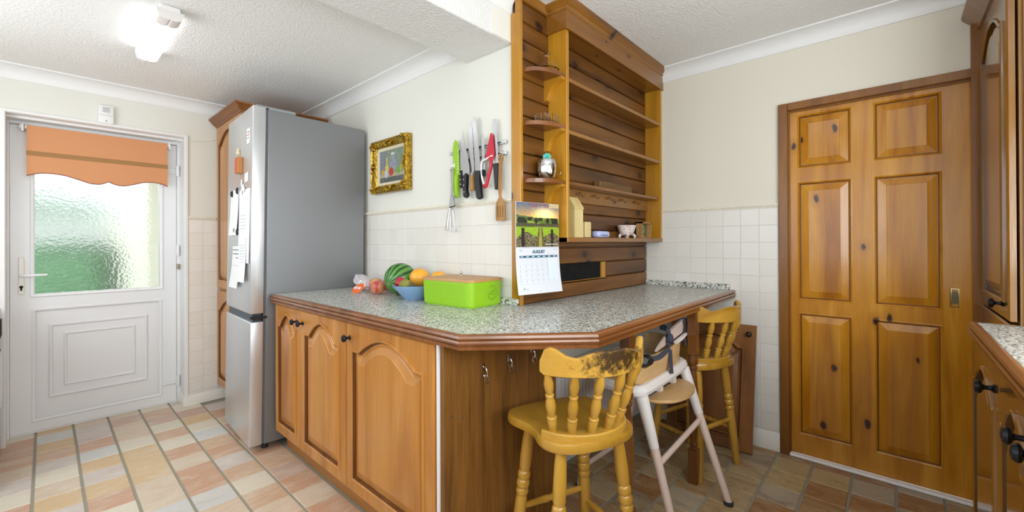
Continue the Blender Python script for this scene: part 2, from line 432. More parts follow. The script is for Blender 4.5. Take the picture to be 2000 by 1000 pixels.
MW = {}
def finish(bm, name, mats, sharp=35):
    bmesh.ops.recalc_face_normals(bm, faces=bm.faces)
    me = bpy.data.meshes.new(name); bm.to_mesh(me); bm.free()
    for m in (mats if isinstance(mats, (list, tuple)) else [mats]): me.materials.append(m)
    me.polygons.foreach_set('use_smooth', [True]*len(me.polygons))
    me.set_sharp_from_angle(angle=R(sharp))
    return me
def meta(o, label=None, cat=None, group=None, kind=None):
    if label: o['label'] = label
    if cat: o['category'] = cat
    if group: o['group'] = group
    if kind: o['kind'] = kind
    return o
def thing(name, label, cat, loc=(0, 0, 0), rz=0.0, group=None, kind=None, rot=None):
    o = bpy.data.objects.new(name, None); COL.objects.link(o); o.empty_display_size = .05
    o.location = loc; o.rotation_euler = rot if rot else (0, 0, rz)
    from mathutils import Euler
    MW[o.name] = Matrix.Translation(loc) @ Euler(o.rotation_euler).to_matrix().to_4x4()
    return meta(o, label, cat, group, kind)
def obj(name, bm, mats, parent=None, world=True, label=None, cat=None, group=None, kind=None, sharp=35, origin=None):
    """one mesh object; world=True: the bmesh is in world coordinates"""
    m = MW.get(parent.name) if parent else None
    if m is not None and world: bmesh.ops.transform(bm, matrix=m.inverted(), verts=bm.verts)
    if parent is None and origin is not None: bmesh.ops.translate(bm, vec=-Vector(origin), verts=bm.verts)
    o = bpy.data.objects.new(name, finish(bm, name, mats, sharp)); COL.objects.link(o)
    if parent: o.parent = parent; MW[o.name] = m if m is not None else Matrix()
    else:
        MW[o.name] = Matrix.Translation(origin) if origin is not None else Matrix()
        if origin is not None: o.location = origin
    return meta(o, label, cat, group, kind)
def struct(name, bm, mat, label, cat, parent=None):
    return obj(name, bm, mat, parent, label=label, cat=cat, kind='structure') if not parent else obj(name, bm, mat, parent)
def clone(o, parent=None, loc=None, rot=None, label=None):
    c = o.copy(); COL.objects.link(c)
    if parent: c.parent = parent
    if loc is not None: c.location = loc
    if rot is not None: c.rotation_euler = rot
    if label: c['label'] = label
    for ch in [q for q in bpy.data.objects if q.parent == o]: clone(ch, c)
    return c
def frame_m(origin, u, n):
    """local (u, v, n) -> world, v is up"""
    u = Vector(u).normalized(); n = Vector(n).normalized(); z = Vector((0, 0, 1))
    m = Matrix((u, z, n)).transposed().to_4x4(); m.translation = origin; return m

def opening(w, h, off, x0, y0, x1, y1, arch, sh, n=18):
    """panel outline inset by off; arch>0 gives a cathedral top with small shoulders"""
    L, B, Rr, T = x0+off, y0+off, x1-off, y1-off
    pts = [(L, B), (Rr, B), (Rr, T)]
    if arch:
        a, b = Rr-sh, L+sh
        for i in range(n+1):
            t = i/n; pts.append((a+(b-a)*t, T + arch*math.sin(PI*t)**.92))
        pts.append((L, T))
    else: pts.append((L, T))
    return pts
def panelled_door(bm_f, bm_p, M_, w, h, t, panels, arch=0.0, sh=.022, fl=((0, 0), (.0015, .005), (.004, .0075), (.009, .0078), (.013, .004), (.016, -.009)), pl=((.016, -.009), (.021, -.010), (.028, -.010), (.034, -.005), (.058, .0015), (.060, .003), (.063, .003)), glaze_shade=True):
    """frame with holes and moulded panels; panels = list of (x0,y0,x1,y1)"""
    def V(bm, p, n): return bm.verts.new(M_ @ Vector((p[0], p[1], n)))
    out = [(0, 0), (w, 0), (w, h), (0, h)]; e = .005
    inn = [(e, e), (w-e, e), (w-e, h-e), (e, h-e)]
    b0 = [V(bm_f, p, 0) for p in out]; b1 = [V(bm_f, p, t-e) for p in out]; b2 = [V(bm_f, p, t) for p in inn]
    bm_f.faces.new(b0[::-1])
    for A, B in ((b0, b1), (b1, b2)):
        for i in range(4): bm_f.faces.new((A[i], A[(i+1) % 4], B[(i+1) % 4], B[i]))
    edges = [bm_f.edges.get((b2[i], b2[(i+1) % 4])) for i in range(4)]
    for (x0, y0, x1, y1) in panels:
        rings = []
        for off, dz in fl: rings.append([V(bm_f, p, t+dz) for p in opening(w, h, off, x0, y0, x1, y1, arch, sh)])
        k = len(rings[0])
        for j, (A, B) in enumerate(zip(rings, rings[1:])):
            for i in range(k):
                q = bm_f.faces.new((A[i], A[(i+1) % k], B[(i+1) % k], B[i])); q.material_index = 1 if j == len(rings)-2 and glaze_shade else 0  # innermost moulding ring takes the darker groove colour, shade included
        edges += [bm_f.edges.get((rings[0][i], rings[0][(i+1) % k])) for i in range(k)]
        rp = []
        for off, dz in pl: rp.append([V(bm_p, p, t+dz) for p in opening(w, h, off, x0, y0, x1, y1, arch, sh)])
        for j, (A, B) in enumerate(zip(rp, rp[1:])):
            for i in range(k):
                q = bm_p.faces.new((A[i], A[(i+1) % k], B[(i+1) % k], B[i])); q.material_index = 1 if glaze_shade and j == 0 else 0
        bm_p.faces.new(rp[-1])
    bmesh.ops.triangle_fill(bm_f, edges=edges, use_beauty=True)
def knob(parent, root, n, mat=None, s=1.0):
    bm = BM(); n = Vector(n).normalized(); root = Vector(root)
    m, L = along(root, root+n)
    lathe(bm, [(r_*s, z*s) for r_, z in ((.010, 0), (.011, .003), (.006, .007), (.005, .016), (.007, .020), (.0155, .024), (.017, .029), (.013, .035), (.004, .037))], 14, m)
    return obj('knob', bm, mat or blackmetal, parent)

# ================================================================== SETTING
XD, XB, YA, YB = 2.895, 1.53, 4.0, 1.37        # right wall, middle wall, back wall, panelled wall
ZC, ZL = 2.42, 2.325                           # main ceiling, lower ceiling over the back door
# ---- floor
bm = BM(); box(bm, -1.0, 3.1, -1.0, 4.35, -.08, -.004)
floor = struct('floor', bm, fgrout, 'stone effect tiled kitchen floor in buff, orange and grey', 'floor')
def tile_mesh(name, sx, sy, sz, mat, bev=.0015):
    bm = BM(); box(bm, -sx/2, sx/2, -sy/2, sy/2, -sz, 0, 0)
    top = [e for e in bm.edges if all(v.co.z > -1e-6 for v in e.verts)]
    bmesh.ops.bevel(bm, geom=top, offset=bev, segments=1, affect='EDGES')
    return finish(bm, name, mat)
def put(me, name, parent, loc, rot=(0, 0, 0), scale=None):
    o = bpy.data.objects.new(name, me); COL.objects.link(o); o.parent = parent; o.location = loc; o.rotation_euler = rot
    if scale: o.scale = scale
    return o
P_ = .17
mL = tile_mesh('tile', P_-.011, P_-.004, .006, ftile, .0025)
for i in range(-3, 6):
    for j in range(-9, 8):
        x, y = .130-P_/2+P_*i, 3.057+P_*(j)-P_/2
        if x < -.45 or y > 4.25: continue
        if x > .74 and y > 3.93: continue
        put(mL, 'tile', floor, (x+P_/2*0, y, 0))
mR = tile_mesh('tile', P_-.004, P_-.011, .006, ftiled, .0025)
for i in range(-7, 3):
    for j in range(-2, 8):
        x, y = 2.645+P_*i-P_/2, -.003+P_*j+P_/2
        if x > 2.9 or x < 1.35 or y > 1.4: continue
        put(mR, 'tile', floor, (x, y, 0))
bm = BM()
for i in range(-6, 12):
    for j in range(-12, 9):
        x, y = .045+P_*i, 3.057-P_*9.5+P_*j*1.0-P_*2
        if y > 1.2 or (x > 1.3 and y > -.3) or x > 2.9 or y < -.85 or x < -.9: continue
        if x > .97 and y > 1.15: continue
        box(bm, x-.08, x+.08, y-.0835, y+.0835, -.006, 0)
o = obj('tile_field', bm, ftile2, floor, kind='stuff')

# ---- walls
def wall(name, boxes, mat, label):
    bm = BM()
    for b in boxes: box(bm, *b)
    return struct(name, bm, mat, label, 'wall')
DX0, DX1, DZ = -.165, .718, 2.045
wa = wall('wall_back', [(-.95, DX0, YA, YA+.3, 0, 2.5), (DX1, 1.75, YA, YA+.3, 0, 2.5), (DX0, DX1, YA, YA+.3, DZ, 2.5)], wallm, 'cream back wall around the white half-glazed door')
wb = wall('wall_middle', [(XB, 1.75, YB, YA, 0, 2.5)], wallm, 'cream wall behind fridge, picture and knives')
wc = wall('wall_panelled', [(1.75, 2.95, YB, YB+.2, 0, 2.5)], wallr, 'wall clad with dark pine boards behind the plate rack')
dY0, dY1, dZ = -.30, .455, 1.985
wd = wall('wall_right', [(XD, XD+.12, .5, YB+.2, 0, 2.5), (XD, XD+.12, -1.0, .5, 2.03, 2.5), (XD, XD+.12, -1.0, dY0-.05, 0, 2.03)], wallr, 'beige right wall around the pine sliding door')
wl = wall('wall_left', [(-1.0, -.85, -1.0, 4.3, 0, .95), (-1.0, -.85, -1.0, 4.3, 2.08, 2.5), (-1.0, -.85, -1.0, .05, .95, 2.08), (-1.0, -.85, 1.95, 2.15, .95, 2.08), (-1.0, -.85, 3.35, 4.3, .95, 2.08)], wallm, 'left wall with the kitchen window, outside the frame')
wf = wall('wall_front', [(-1.0, 3.02, -1.0, -.85, 0, 2.5)], wallm, 'wall behind the camera')
# ---- ceilings, beam
bm = BM(); box(bm, -1.0, 3.0, -1.0, YB+.05, ZC, ZC+.1); struct('ceiling', bm, ceilm, 'white textured ceiling on the right over the breakfast bar', 'ceiling')
bm = BM(); box(bm, -1.0, 1.8, 1.6, YA+.1, ZL, ZL+.1); struct('ceiling', bm, ceilm, 'white textured ceiling on the left over the back door', 'ceiling')
bm = BM(); box(bm, -.95, XB, YB+.005, 1.70, 2.198, 2.45, .004); struct('trim_1', bm, beamm, 'boxed plaster beam across the ceiling', 'beam')
# ---- coving
cov = [(0, 0), (0, -.082), (.006, -.082), (.010, -.076)] + [(.010+.062*(1-math.cos(PI/2*t/6)), -.072+.062*math.sin(PI/2*t/6)) for t in range(7)] + [(.082, -.008), (.082, 0)]
def coving(name, a, b, n, z, label):
    bm = BM(); n = Vector(n); a = Vector(a); b = Vector(b)
    A = [bm.verts.new(a+n*o+Vector((0, 0, z+h))) for o, h in cov]; B = [bm.verts.new(b+n*o+Vector((0, 0, z+h))) for o, h in cov]
    k = len(cov)
    for i in range(k): bm.faces.new((A[i], A[(i+1) % k], B[(i+1) % k], B[i]))
    bm.faces.new(A[::-1]); bm.faces.new(B)
    struct(name, bm, white2, label, 'coving')
coving('trim_2', (XD, -.9, 0), (XD, YB, 0), (-1, 0, 0), ZC, 'white coving along the right wall above the pine door')
coving('trim_3', (-.9, YA, 0), (XB, YA, 0), (0, -1, 0), ZL, 'white coving along the back wall above the white door')
coving('trim_4', (XB, 1.70, 0), (XB, YA, 0), (-1, 0, 0), ZL, 'white coving along the middle wall above the fridge')
coving('trim_5', (-.9, YB+.005, 0), (XB-.015, YB+.005, 0), (0, -1, 0), ZC, 'short white coving along the beam front')
# patch of wallpaper on beam front beside panelling
bm = BM(); box(bm, 1.385, XB, YB+.001, YB+.02, 2.2, ZC-.08); struct('trim_6', bm, wallm, 'cream papered patch on the beam end beside the panelling', 'plaster')
# ---- dado rails
def dado(name, a, b, n, label):
    bm = BM(); a = Vector(a); b = Vector(b); n = Vector(n); L = (b-a).length; d = (b-a).normalized()
    prof = [(0, -.012), (.007, -.012), (.009, -.008), (.006, -.006), (.011, -.002), (.012, .003), (.009, .008), (.005, .010), (.006, .012), (0, .012)]
    A = [bm.verts.new(a+n*o+Vector((0, 0, h))) for o, h in prof]; B = [bm.verts.new(b+n*o+Vector((0, 0, h))) for o, h in prof]
    k = len(prof)
    for i in range(k): bm.faces.new((A[i], A[(i+1) % k], B[(i+1) % k], B[i]))
    bm.faces.new(A[::-1]); bm.faces.new(B)
    q = int(L/.014)
    for i in range(q):   # rope twist
        c = a+d*(i+.5)*L/q+n*.0105+Vector((0, 0, .001))
        m = Matrix.Translation(c) @ d.to_track_quat('Z', 'Y').to_matrix().to_4x4() @ Matrix.Rotation(R(28), 4, 'X')
        lathe(bm, [(.001, -.0075), (.0042, -.004), (.0042, .004), (.001, .0075)], 6, m)
    struct(name, bm, railm, label, 'dado rail')
dado('trim_7', (XB, YB+.002, 1.437), (XB, 2.79, 1.437), (-1, 0, 0), 'cream rope dado rail over the tiles behind the fruit')
dado('trim_8', (XD, YB-.06, 1.445), (XD, .5, 1.445), (-1, 0, 0), 'cream rope dado rail over the tiles beside the pine door')
dado('trim_9', (.725, YA, 1.43), (.915, YA, 1.43), (0, -1, 0), 'cream rope dado rail over the tiles beside the white door')
# ---- wall tiles (each a part of its wall)
T = .1015
wtm = {k: tile_mesh('tile', T-.0018, T-.0018, .007, m, .0016) for k, m in (('w', wtile), ('a', wtilea))}
def tiles(parent, axis, face, us, vs, key, u_lo, u_hi, v_lo, v_hi, skip=None):
    """grid of square tiles standing on a wall; edges cut to fit"""
    bmg = BM()
    for u in us:
        for v in vs:
            a, b = max(u, u_lo), min(u+T, u_hi); c, d = max(v, v_lo), min(v+T, v_hi)
            if b-a < .012 or d-c < .012: continue
            if skip and skip((a+b)/2, (c+d)/2): continue
            jit = (random.uniform(-.003, .003), random.uniform(-.003, .003), 0)
            if axis == 'x': loc = (face, (a+b)/2, (c+d)/2); rot = (0, -PI/2+jit[0], jit[1]); sc = ((d-c-.0018)/(T-.0018), (b-a-.0018)/(T-.0018), 1)
            else: loc = ((a+b)/2, face, (c+d)/2); rot = (PI/2+jit[0], 0, jit[1]); sc = ((b-a-.0018)/(T-.0018), (d-c-.0018)/(T-.0018), 1)
            put(wtm[key], 'tile', parent, loc, rot, sc)
ZT = 1.423
zs = [ZT-T*(i+1)-.0 for i in range(15)]; zs = [1.4205-.0-T*(i+1)+.002 for i in range(15)]
tiles(wb, 'x', XB-.006, [1.470-T+T*i for i in range(15)], zs, 'w', YB+.006, 2.80, .93, 1.424)
tiles(wd, 'x', XD-.006, [.500+.0025+T*i-.0 for i in range(9)], [1.43-T*(i+1) for i in range(15)], 'w', .503, YB-.05, .09, 1.432)
tiles(wa, 'y', YA-.006, [.829-T, .829], [1.418-T*(i+1) for i in range(15)], 'a', .734, .925, .075, 1.417)
def groutpad(name, parent, b):
    bm = BM(); box(bm, *b); obj(name, bm, grout, parent)
groutpad('grout', wb, (XB-.003, XB+.01, YB, 2.8, .9, 1.43)); groutpad('grout', wd, (XD-.003, XD+.01, .5, YB, 0, 1.44)); groutpad('grout', wa, (.725, .93, YA-.003, YA+.01, 0, 1.42))
# ---- torn paper edge beside the panelling
random.seed(31)
bm = BM(); zz = [1.62+.030*i for i in range(19)]
ra_ = [bm.verts.new((XB-.0012, YB+.0005, z)) for z in zz]; rb_ = [bm.verts.new((XB-.0012, YB+.003+random.uniform(.001, .012), z)) for z in zz]
for i in range(18): bm.faces.new((ra_[i], ra_[i+1], rb_[i+1], rb_[i]))
obj('torn_paper_edge', bm, plain('bare_plaster', '#b79d72', .9, var=.25), wb)
# ---- skirting boards
sk = [(0, 0), (.018, 0), (.018, .052), (.013, .060), (.011, .070), (.006, .078), (0, .078)]
def skirting(name, path, side, label, hgt=1.0):
    bm = BM(); sweep(bm, path, [(o, z*hgt) for o, z in sk], side=side); struct(name, bm, skirtm, label, 'skirting')
skirting('baseboard_back', [(.718, 4.15, 0), (.718, YA, 0), (.99, YA, 0)], 1, 'cream skirting board beside the white door')
skirting('baseboard_right', [(XD, 1.3, 0), (XD, .5, 0)], 1, 'cream skirting board beside the pine door frame', 1.35)

# ================================================================== DOOR 1 : white half-glazed back door
d1 = thing('door_1', 'white plastic back door with obscure glass pane and orange blind', 'door', (.27, 4.2, 0), kind='structure')
F = 4.165
bm = BM()
for b in ((-.148, -.045, F, F+.05, .012, 2.0), (.590, .690, F, F+.05, .012, 2.0), (-.045, .590, F, F+.05, .80, .905), (-.045, .590, F, F+.05, .012, .085), (-.045, .590, F, F+.05, 1.9, 2.0)):
    box(bm, *b)
obj('leaf', bm, white, d1)
def bead_frame(bm, x0, x1, z0, z1, y, w, hgt):
    prof = [(0, 0), (0, hgt*.5), (w*.3, hgt), (w*.7, hgt*.8), (w, 0)]
    def loop(o, h): return [bm.verts.new((x0+o, y-h, z0+o)), bm.verts.new((x1-o, y-h, z0+o)), bm.verts.new((x1-o, y-h, z1-o)), bm.verts.new((x0+o, y-h, z1-o))]
    L = [loop(o, h) for o, h in prof]
    for A, B in zip(L, L[1:]):
        for i in range(4): bm.faces.new((A[i], A[(i+1) % 4], B[(i+1) % 4], B[i]))
bm = BM(); bead_frame(bm, -.066, .611, .885, 1.92, F, .022, .008); obj('glazing_bead', bm, white, d1)
bm = BM(); box(bm, -.044, .589, F+.012, F+.03, .086, .799); bead_frame(bm, -.058, .604, .072, .813, F+.0, .018, .006); obj('lower_panel', bm, white, d1)
bm = BM(); bead_frame(bm, .017, .520, .212, .704, F+.012, .022, .011); obj('moulding', bm, white, d1)
bm = BM(); bead_frame(bm, .086, .450, .278, .637, F+.012, .018, .010); obj('moulding', bm, white, d1)
bm = BM(); box(bm, -.05, .595, F+.016, F+.028, .9, 1.905); obj('glass_pane', bm, obscure, d1)
bm = BM()
for b in ((-.165, -.150, F-.012, F+.06, 0, DZ), (.692, .718, F-.012, F+.06, 0, DZ), (-.15, .692, F-.012, F+.06, 2.004, DZ), (-.15, .692, F+.0, F+.06, 0, .010)): box(bm, *b, .002)
obj('door_frame', bm, white, d1)
bm = BM()   # stepped lining of the recess
for b in ((DX0, DX0+.006, YA-.004, F, 0, DZ), (DX1-.006, DX1, YA-.004, F, 0, DZ), (DX0+.001, DX1-.001, YA-.0035, F, DZ-.0062, DZ-.0005), (DX1-.004, DX1+.016, YA-.012, YA+.02, .06, DZ+.012), (DX0-.016, DX0+.004, YA-.012, YA+.02, 0, DZ+.012), (DX0-.0165, DX1+.0165, YA-.0125, YA+.021, DZ-.0035, DZ+.0125), (DX0, DX1, YA+.06, F, DZ-.022, DZ-.006)): box(bm, *b, .002)
obj('reveal_lining', bm, white2, d1)
bm = BM(); box(bm, -.114, -.088, F-.010, F, .908, 1.150, .004); hp = obj('handle', bm, skirtm, d1)
bm = BM(); tube(bm, [(-.101, F-.01, 1.032), (-.101, F-.045, 1.032), (-.085, F-.055, 1.032), (.012, F-.055, 1.034)], [.009, .009, .009, .007], 10); obj('lever', bm, white, hp)
bm = BM(); m, L = along((-.101, F-.008, .958), (-.101, F-.013, .958)); lathe(bm, [(.009, 0), (.009, L)], 12, m); box(bm, -.105, -.097, F-.013, F-.008, .935, .955); obj('key_cylinder', bm, dark, hp)
for z in (1.80, 1.18, .17):
    bm = BM(); rod(bm, (.697, F-.022, z-.04), (.697, F-.022, z+.04), .011)
    if z != 1.18: box(bm, .60, .692, F-.010, F, z-.024, z+.016, .002)
    obj('hinge', bm, white, d1)
bm = BM(); rod(bm, (.697, F-.024, 1.035), (.697, F-.024, 1.075), .008); box(bm, .690, .706, F-.030, F-.012, 1.045, 1.065); obj('latch_catch', bm, plain('worn_metal', '#9a8d78', .4, .8), d1)
# blind
bl = thing('roller_blind', 'apricot roller blind with scalloped hem over the glazed door', 'blind', (.27, 4.12, 1.99))
bm = BM(); rod(bm, (-.085, 4.118, 1.985), (.635, 4.118, 1.985), .014); obj('roller', bm, white, bl)
hem = smooth_path([(-.078, 1.672, 0), (-.03, 1.690, 0), (.02, 1.696, 0), (.09, 1.690, 0), (.16, 1.667, 0), (.21, 1.650, 0), (.255, 1.648, 0), (.285, 1.660, 0), (.302, 1.669, 0), (.320, 1.661, 0), (.345, 1.652, 0), (.385, 1.650, 0), (.435, 1.665, 0), (.49, 1.685, 0), (.55, 1.690, 0), (.600, 1.682, 0), (.628, 1.667, 0)], 5)
def fabric(bm, top, pts, y, th):
    A = [bm.verts.new((p[0], y, p[1])) for p in pts]; B = [bm.verts.new((p[0], y, top)) for p in pts]
    for i in range(len(pts)-1): bm.faces.new((A[i], A[i+1], B[i+1], B[i]))
    g = bmesh.ops.extrude_face_region(bm, geom=bm.faces[:]); bmesh.ops.translate(bm, vec=(0, th, 0), verts=[v for v in g['geom'] if isinstance(v, bmesh.types.BMVert)])
bm = BM(); fabric(bm, 1.996, hem, 4.102, .002); obj('fabric', bm, blindm, bl)
bm = BM(); box(bm, -.079, .629, 4.099, 4.102, 1.803, 1.832); obj('ribbon', bm, blindb, bl)
bm = BM(); tube(bm, [(p[0], 4.102, p[1]) for p in hem], .0035, 6); obj('braid', bm, blindt, bl)
for x in (-.095, .640):
    bm = BM(); box(bm, x-.006, x+.006, 4.10, F, 1.955, 2.003, .002); obj('bracket', bm, white, bl)
bm = BM(); lathe(bm, [(.018, 0), (.018, .012)], 16, Matrix.Translation((-.108, 4.118, 1.985)) @ Matrix.Rotation(PI/2, 4, 'Y')); obj('side_wheel', bm, frostw, bl)
# chime and wire
ch = thing('door_chime', 'small white door chime box on the wall above the white door', 'door chime', (.28, 3.99, 2.055))
bm = BM(); box(bm, .241, .319, 3.972, 4.0, 2.053, 2.175, .004, 2); obj('case', bm, white2, ch)
bm = BM()
for i in range(6): box(bm, .263, .299, 3.9712, 3.974, 2.160-i*.006, 2.1625-i*.006)
box(bm, .243, .317, 3.9714, 3.974, 2.107, 2.1085)
box(bm, .277, .285, 3.9712, 3.974, 2.066, 2.074); obj('grille_slots', bm, grey, ch)
bm = BM(); tube(bm, smooth_path([(.722, 3.996, 2.018), (.75, 3.995, 2.022), (.80, 3.994, 2.025), (.86, 3.995, 2.038), (.918, 3.996, 2.062)], 5), .003, 6)
obj('bell_wire', bm, railm, label='thin cream wire looping along the wall beside the white door', cat='cable')

# ================================================================== outside the back door
bm = BM(); box(bm, -6, 6, 4.35, 14, -.15, -.10); struct('trim_10', bm, pave, 'pale paving outside the back door', 'paving')
bm = BM(); box(bm, .58, .75, 4.6, 8.0, -.1, 3.2); obj('neighbour_wall', bm, render_w, label='cream rendered wall seen blurred through the door glass on its right', cat='wall')
bm = BM(); box(bm, -3.0, .50, 6.6, 7.2, -.1, 1.20, .08, 3); bmesh.ops.subdivide_edges(bm, edges=bm.edges[:], cuts=6, use_grid_fill=True)
for v in bm.verts: v.co += Vector((random.uniform(-.05, .05), random.uniform(-.05, .05), random.uniform(-.04, .04)))
obj('hedge', bm, hedgem, label='green hedge seen blurred through the door glass on its left', cat='hedge')
bm = BM(); box(bm, -3, .55, 7.4, 7.5, -.1, 1.50); box(bm, -3, .55, 7.38, 7.52, 1.48, 1.54); obj('garden_fence', bm, white2, label='white fence behind the hedge, blurred through door glass', cat='fence')
bm = BM(); ball(bm, (-.5, 9.0, 1.75), .9, .35, 20, 12); ball(bm, (.6, 9.2, 1.6), .7, .5, 20, 12)
for v in bm.verts: v.co += Vector((random.uniform(-.06, .06),)*3)
obj('far_shrub', bm, plain('grey_green_leaf', '#a9b8a8', .9, var=.2), label='pale shrub beyond the white fence, blurred through door glass', cat='shrub')

# ================================================================== DOOR 2 : pine sliding door
d2 = thing('door_2', 'varnished six panel pine sliding door with brass flush pull', 'door', (2.93, .1, 0), kind='structure')
DF = 2.912
M_ = frame_m((DF+.035, dY1, .012), (0, -1, 0), (-1, 0, 0))
wD, hD = dY1-dY0, 1.972
bf, bp = BM(), BM()
pan = []
for ya, yb in ((.411, .167), (.078, -.174)):
    for z0, z1 in ((.125, .822), (.895, 1.570), (1.652, 1.955)): pan.append((dY1-ya, z0-.012, dY1-yb, z1-.012))
panelled_door(bf, BM(), M_, wD, hD, .035, pan, fl=((0, 0), (.003, .001), (.009, -.004), (.013, -.013)), pl=((.013, -.013), (.02, -.013), (.05, -.003)))
obj('leaf', bf, [pine, frm], d2, sharp=8)
for p in pan:
    b2, b3 = BM(), BM()
    panelled_door(b2, b3, M_, wD, hD, .035, [p], pl=((.011, -.013), (.016, -.013), (.050, -.003), (.0515, -.0015))); b2.free()
    obj('panel', b3, [pine, frm], d2, sharp=5)
bm = BM()
for b in ((2.872, XD+.02, .452, .499, 0, 2.028), (2.872, XD+.02, -.275, .452, 1.985, 2.028)): box(bm, *b, .003)
box(bm, XD, XD+.10, .446, .456, 0, 1.985); box(bm, XD+.002, XD+.10, -.30, .456, 1.978, 1.988)
obj('door_frame', bm, frm, d2)
bm = BM(); box(bm, 2.868, 2.905, -.30, .452, .002, .016, .003)
obj('threshold_strip', bm, plain('white_sill', '#ffffff', .35), d2)
bm = BM(); y0, y1, z0, z1 = -.231, -.197, .912, 1.006
bead = [(0, 0), (.003, .003), (.006, .003), (.009, -.004)]
L = [[bm.verts.new((DF-h, a, b)) for a, b in ((y0+o, z0+o), (y1-o, z0+o), (y1-o, z1-o), (y0+o, z1-o))] for o, h in bead]
for A, B in zip(L, L[1:]):
    for i in range(4): bm.faces.new((A[i], A[(i+1) % 4], B[(i+1) % 4], B[i]))
bm.faces.new(L[-1]); fp_ = obj('flush_pull', bm, plain('pale_brass', '#e8dfb4', .15, 1.0), d2, label='polished brass flush pull')
bm = BM(); prism(bm, [((y0+y1)/2+.0095*math.cos(2*PI*i/20), (z0+z1)/2+(.022 if 0 < i < 10 else (-.022 if 10 < i < 20 else 0))+.0095*math.sin(2*PI*i/20)) for i in range(20)], 0, DF-.002, DF+.004); obj('finger_recess', bm, plain('dark_brass', '#6e6650', .3, .9), fp_)

# ================================================================== PINE PANELLING (planks are parts of the panelled wall)
joints = [.932, 1.022, 1.113, 1.203, 1.300, 1.391, 1.483, 1.566, 1.659, 1.75, 1.84, 1.93, 2.02, 2.113, 2.202, 2.292, 2.385, 2.42]
PY = 1.315
for a, b in zip(joints, joints[1:]):
    segs = [(XB+.002, 2.885)]
    if abs(a-1.022) < .001: segs = [(XB+.002, 1.80), (2.318, 2.885)]
    for x0, x1 in segs:
        bm = BM(); prism(bm, [(PY, a+.006), (PY+.007, a+.0015), (PY+.016, a+.0015), (PY+.016, b-.0015), (PY+.007, b-.0015), (PY, b-.006)], 0, x0, x1)
        bmesh.ops.translate(bm, vec=(-x0, -PY, -a), verts=bm.verts)
        o = bpy.data.objects.new('plank', finish(bm, 'plank', plank)); COL.objects.link(o); o.parent = wc; o.location = (x0, PY, a)
bm = BM(); box(bm, XB, 1.80, PY+.016, YB, .93, ZC); box(bm, 2.318, XD, PY+.016, YB, .93, ZC); box(bm, 1.80, 2.318, PY+.016, YB, .93, 1.015); box(bm, 1.80, 2.318, PY+.016, YB, 1.12, ZC)
obj('batten_backing', bm, legw, wc)
bm = BM(); box(bm, 1.512, XB+.002, PY-.004, YB, .93, 2.335, .002); box(bm, 1.512, XB+.002, PY-.004, PY+.028, 2.335, ZC, .002); obj('end_trim', bm, rackz, wc)
bm = BM(); prism(bm, [(PY, 2.385), (PY-.012, 2.387), (PY-.018, 2.40), (PY-.03, 2.42), (PY, 2.42)], 0, XB-.015, 1.73); obj('cornice', bm, rackx, wc)
vt = thing('vent_grille', 'black mesh vent set into the pine boards behind the calendar', 'vent', (2.05, PY, 1.02))
bm = BM(); box(bm, 1.80, 2.318, PY+.03, PY+.034, 1.018, 1.117); obj('backing', bm, dark, vt)
bm = BM()
for i in range(9): box(bm, 1.80, 2.272, PY+.016, PY+.022, 1.026+i*.0105, 1.0315+i*.0105)
for i in range(38): box(bm, 1.806+i*.0124, 1.8095+i*.0124, PY+.013, PY+.019, 1.018, 1.117)
obj('mesh', bm, ventm, vt)
bm = BM(); box(bm, 2.270, 2.318, PY+.004, PY+.02, 1.016, 1.112); box(bm, 1.80, 2.318, PY+.0, PY+.02, 1.010, 1.0185); obj('wood_frame', bm, rackz, vt)

# ---- plate rack
rk = thing('plate_rack', 'tall open pine shelf rack on the boarded wall, mostly empty', 'shelf unit', (2.3, PY, 1.23))
bm = BM(); box(bm, 1.735, 1.757, 1.20, PY, 1.232, 2.30, .002); obj('side_board', bm, rackz, rk)
bm = BM(); box(bm, 2.872, 2.893, 1.20, PY, 1.232, 2.30, .002); obj('side_board', bm, rackz, rk)
def shelf(name, y0, z, th, x0=1.757, x1=2.872):
    bm = BM(); box(bm, x0, x1, y0, PY, z-th, z, .002); obj(name, bm, rackx, rk)
shelf('shelf', 1.203, 2.056, .02); shelf('shelf', 1.203, 1.795, .02); shelf('shelf', 1.215, 1.542, .018, 1.757, 2.865); shelf('bottom_shelf', 1.196, 1.256, .024, 1.735, 2.894)
bm = BM(); box(bm, 1.722, 2.894, 1.188, PY, 2.292, 2.402, .002); box(bm, 1.722, 2.894, 1.186, 1.20, 2.286, 2.294, .001); obj('frieze', bm, rackx, rk)
bm = BM(); crown = [(0, 2.380), (.008, 2.384), (.010, 2.394), (.020, 2.398), (.032, 2.408), (.040, 2.412), (.042, 2.4205), (0, 2.4205)]
sweep(bm, [(1.722, PY, 0), (1.722, 1.188, 0), (2.894, 1.188, 0)], crown, side=1); obj('cornice', bm, rackx, rk)
bm = BM(); box(bm, 1.757, 2.872, 1.298, PY, 1.450, 1.524, .002); hr = obj('hook_rail', bm, rackx, rk)
for i, x in enumerate((1.80, 1.98, 2.14, 2.31, 2.47, 2.66)):
    bm = BM(); z = 1.505
    tube(bm, [(x, 1.298, z), (x, 1.285, z), (x+.004, 1.277, z-.006), (x+.002, 1.272, z-.018), (x, 1.266, z-.024), (x, 1.256, z-.020), (x-.002, 1.252, z-.010)], .0022, 6)
    tube(bm, [(x-.02, 1.296, z-.004), (x-.012, 1.290, z-.012), (x, 1.288, z-.006), (x+.014, 1.292, z-.014)], .002, 5)
    obj('cup_hook', bm, legw, hr)
